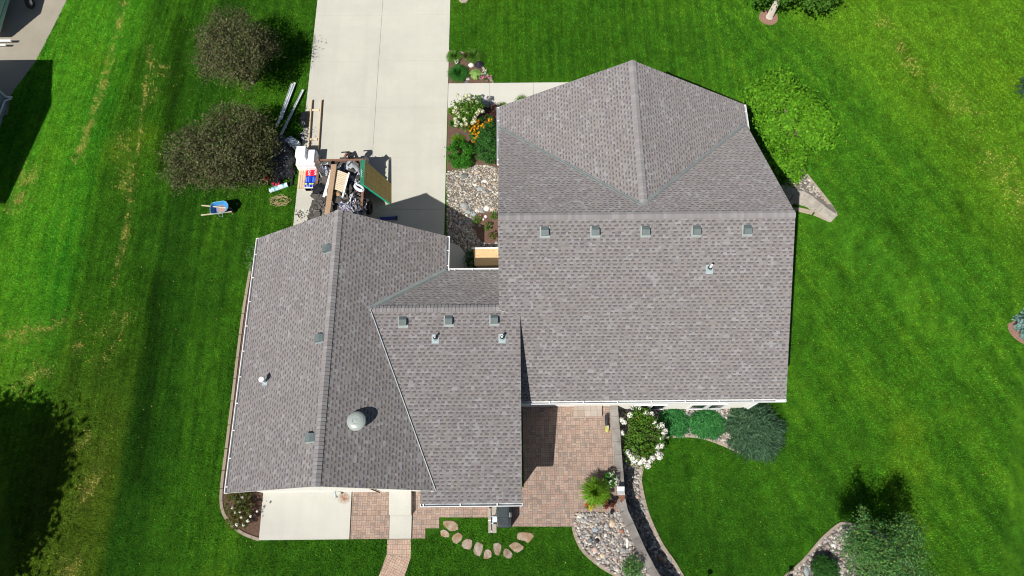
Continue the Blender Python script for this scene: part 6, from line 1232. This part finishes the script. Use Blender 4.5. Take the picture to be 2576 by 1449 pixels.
m.build('cover_fold', cov, gl)
t = thing('griddle', 'small pale blue-grey side table with black trim beside the covered grill', 'side table', G5(720, 740, .0)); a, b = G5(600, 890, .72), G5(838, 590, .72); m = MB(); loft(m, [rr(a.x, b.x, a.y, b.y, .70, .03), rr(a.x, b.x, a.y, b.y, .735, .03)]); m.face(rr(a.x, b.x, a.y, b.y, .70, .03)[::-1]); m.build('top', plain('pale_blue_steel', (.52, .63, .72), .35, .06, 4, .5), t)
m = MB(); m.box(((a.x + b.x) / 2 + .05, a.y + .02, .72), (b.x - a.x - .1, .07, .05)); m.box(((a.x + b.x) / 2 + .03, b.y + .02, .72), (b.x - a.x - .06, .05, .05)); m.box((a.x + .03, (a.y + b.y) / 2, .715), (.06, b.y - a.y - .05, .05)); m.build('trim', M['black'], t)
for xx, yy in ((a.x + .05, a.y + .05), (a.x + .05, b.y - .05), (b.x - .05, a.y + .05), (b.x - .05, b.y - .05)): m = MB(); m.tube([(xx, yy, .06), (xx, yy, .70)], .016, 6); m.build('leg', M['black'], t)
m = MB(); m.beam(G5(480, 758, .72), G5(610, 745, .72), .035, .03); m.build('handle', M['white'], t); m = MB(); m.lathe(G5(718, 750, .735), [(.075, 0), (.075, .012), (0, .013)], 4); m.build('plate', M['white'], t)
m = MB(); m.tube([G5(588, 190, .09), G5(608, 620, .09), G5(622, 1150, .09), G5(630, 1430, .05)], .014, 6); m.tube([G5(520, 215, .09), G5(545, 250, .1), G5(600, 250, .1), G5(680, 175, .1)], .014, 6); o = tag(m.build('garden_rod', M['black'], smooth=True), 'thin black hooked rod lying along the concrete strip', 'rod'); m = MB(); m.tube([G5(618, 1170, .09), G5(621, 1240, .09)], .018, 8); m.build('grip', M['white'], o)
t = thing('yard_blower', 'black tube with a bright yellow end lying beside the patio wall', 'leaf blower', P(1528, 1065)); H2 = lambda x, y, z: Vector(P(1416.8 + .2222 * x, 998.2 + .2222 * y, z)); m = MB(); m.tube([H2(493, 205, .16), H2(492, 260, .16), H2(496, 330, .14)], [.085, .09, .075], 14); m.build('tube', M['black'], t, smooth=True)
m = MB(); m.tube([H2(494, 325, .12), H2(498, 370, .12), H2(495, 402, .10)], [.08, .10, .08], 12); m.build('body', plain('yellow_plastic', (.36, .35, .09), .45, .3, 25), t, smooth=True); m = MB(); m.tube([H2(508, 325, .24), H2(510, 360, .24)], .02, 6); m.build('handle', M['white'], t)
t = thing('wall_lantern', 'small pale box lantern standing on the patio wall cap', 'lantern', H2(645, 1060, .16)); c = H2(643, 1068, .20); m = MB(); m.box((c.x, c.y, .29), (.27, .22, .26)); m.build('body', M['whiteboard'], t); m = MB(); m.obox((c.x, c.y + .075, .46), (.165, 0, 0), (0, .10, .055), (0, -.006, .012)); m.obox((c.x, c.y - .085, .46), (.165, 0, 0), (0, -.10, .055), (0, .006, .012)); m.build('roof', plain('pale_grey_roof', (.55, .55, .56), .6), t)
rm_ = plain('rusty_metal', (.20, .095, .06), .85, .35, 14); c = H2(648, 1140, .17); m = MB(); m.obox((c.x + .06, c.y + .02, .26), (.11, -.04, 0), (.05, .13, .0), (0, 0, .03)); m.tube([H2(605, 1090, .2), H2(640, 1135, .26), H2(660, 1200, .2)], .022, 6); m.tube([H2(690, 1120, .2), H2(645, 1150, .3), H2(640, 1195, .18)], .02, 6); m.tube([(c.x + .05, c.y, .16), (c.x + .05, c.y, .26)], .03, 6); tag(m.build('metal_ornament', rm_), 'rusty angular metal ornament on the patio wall cap', 'ornament')
# garden stake and path lights
b = Vector(P(1490, 1361, 0)); hst = 1.85; t = thing('garden_stake', 'tall thin dark stake with a small lamp head standing in the stone bed', 'garden light', b); m = MB(); m.tube([b, b + Vector((0, 0, hst))], .014, 6); m.build('pole', M['black'], t); m = MB(); m.lathe(b + Vector((0, 0, hst)), [(.03, -.02), (.075, .0), (.075, .09), (.10, .10), (0, .17)], 12); m.build('lamp_head', M['black'], t)
for px, py, lab in ((1774, 1459, 'black path light in the round lawn at the bottom edge'), (1979, 1449, 'black path light by the edging of bottom right bed')):
    b = Vector(G2(px, py)); t = thing('path_light', lab, 'path light', b, 'path lights in the lower lawn'); m = MB(); m.tube([b, b + Vector((0, 0, .5))], .02, 8); m.build('post', M['black'], t); m = MB(); m.lathe(b + Vector((0, 0, .42)), [(.05, 0), (.06, .1), (.11, .11), (.02, .19), (0, .19)], 14); m.build('lamp_head', M['black'], t)
S.render.film_transparent = False
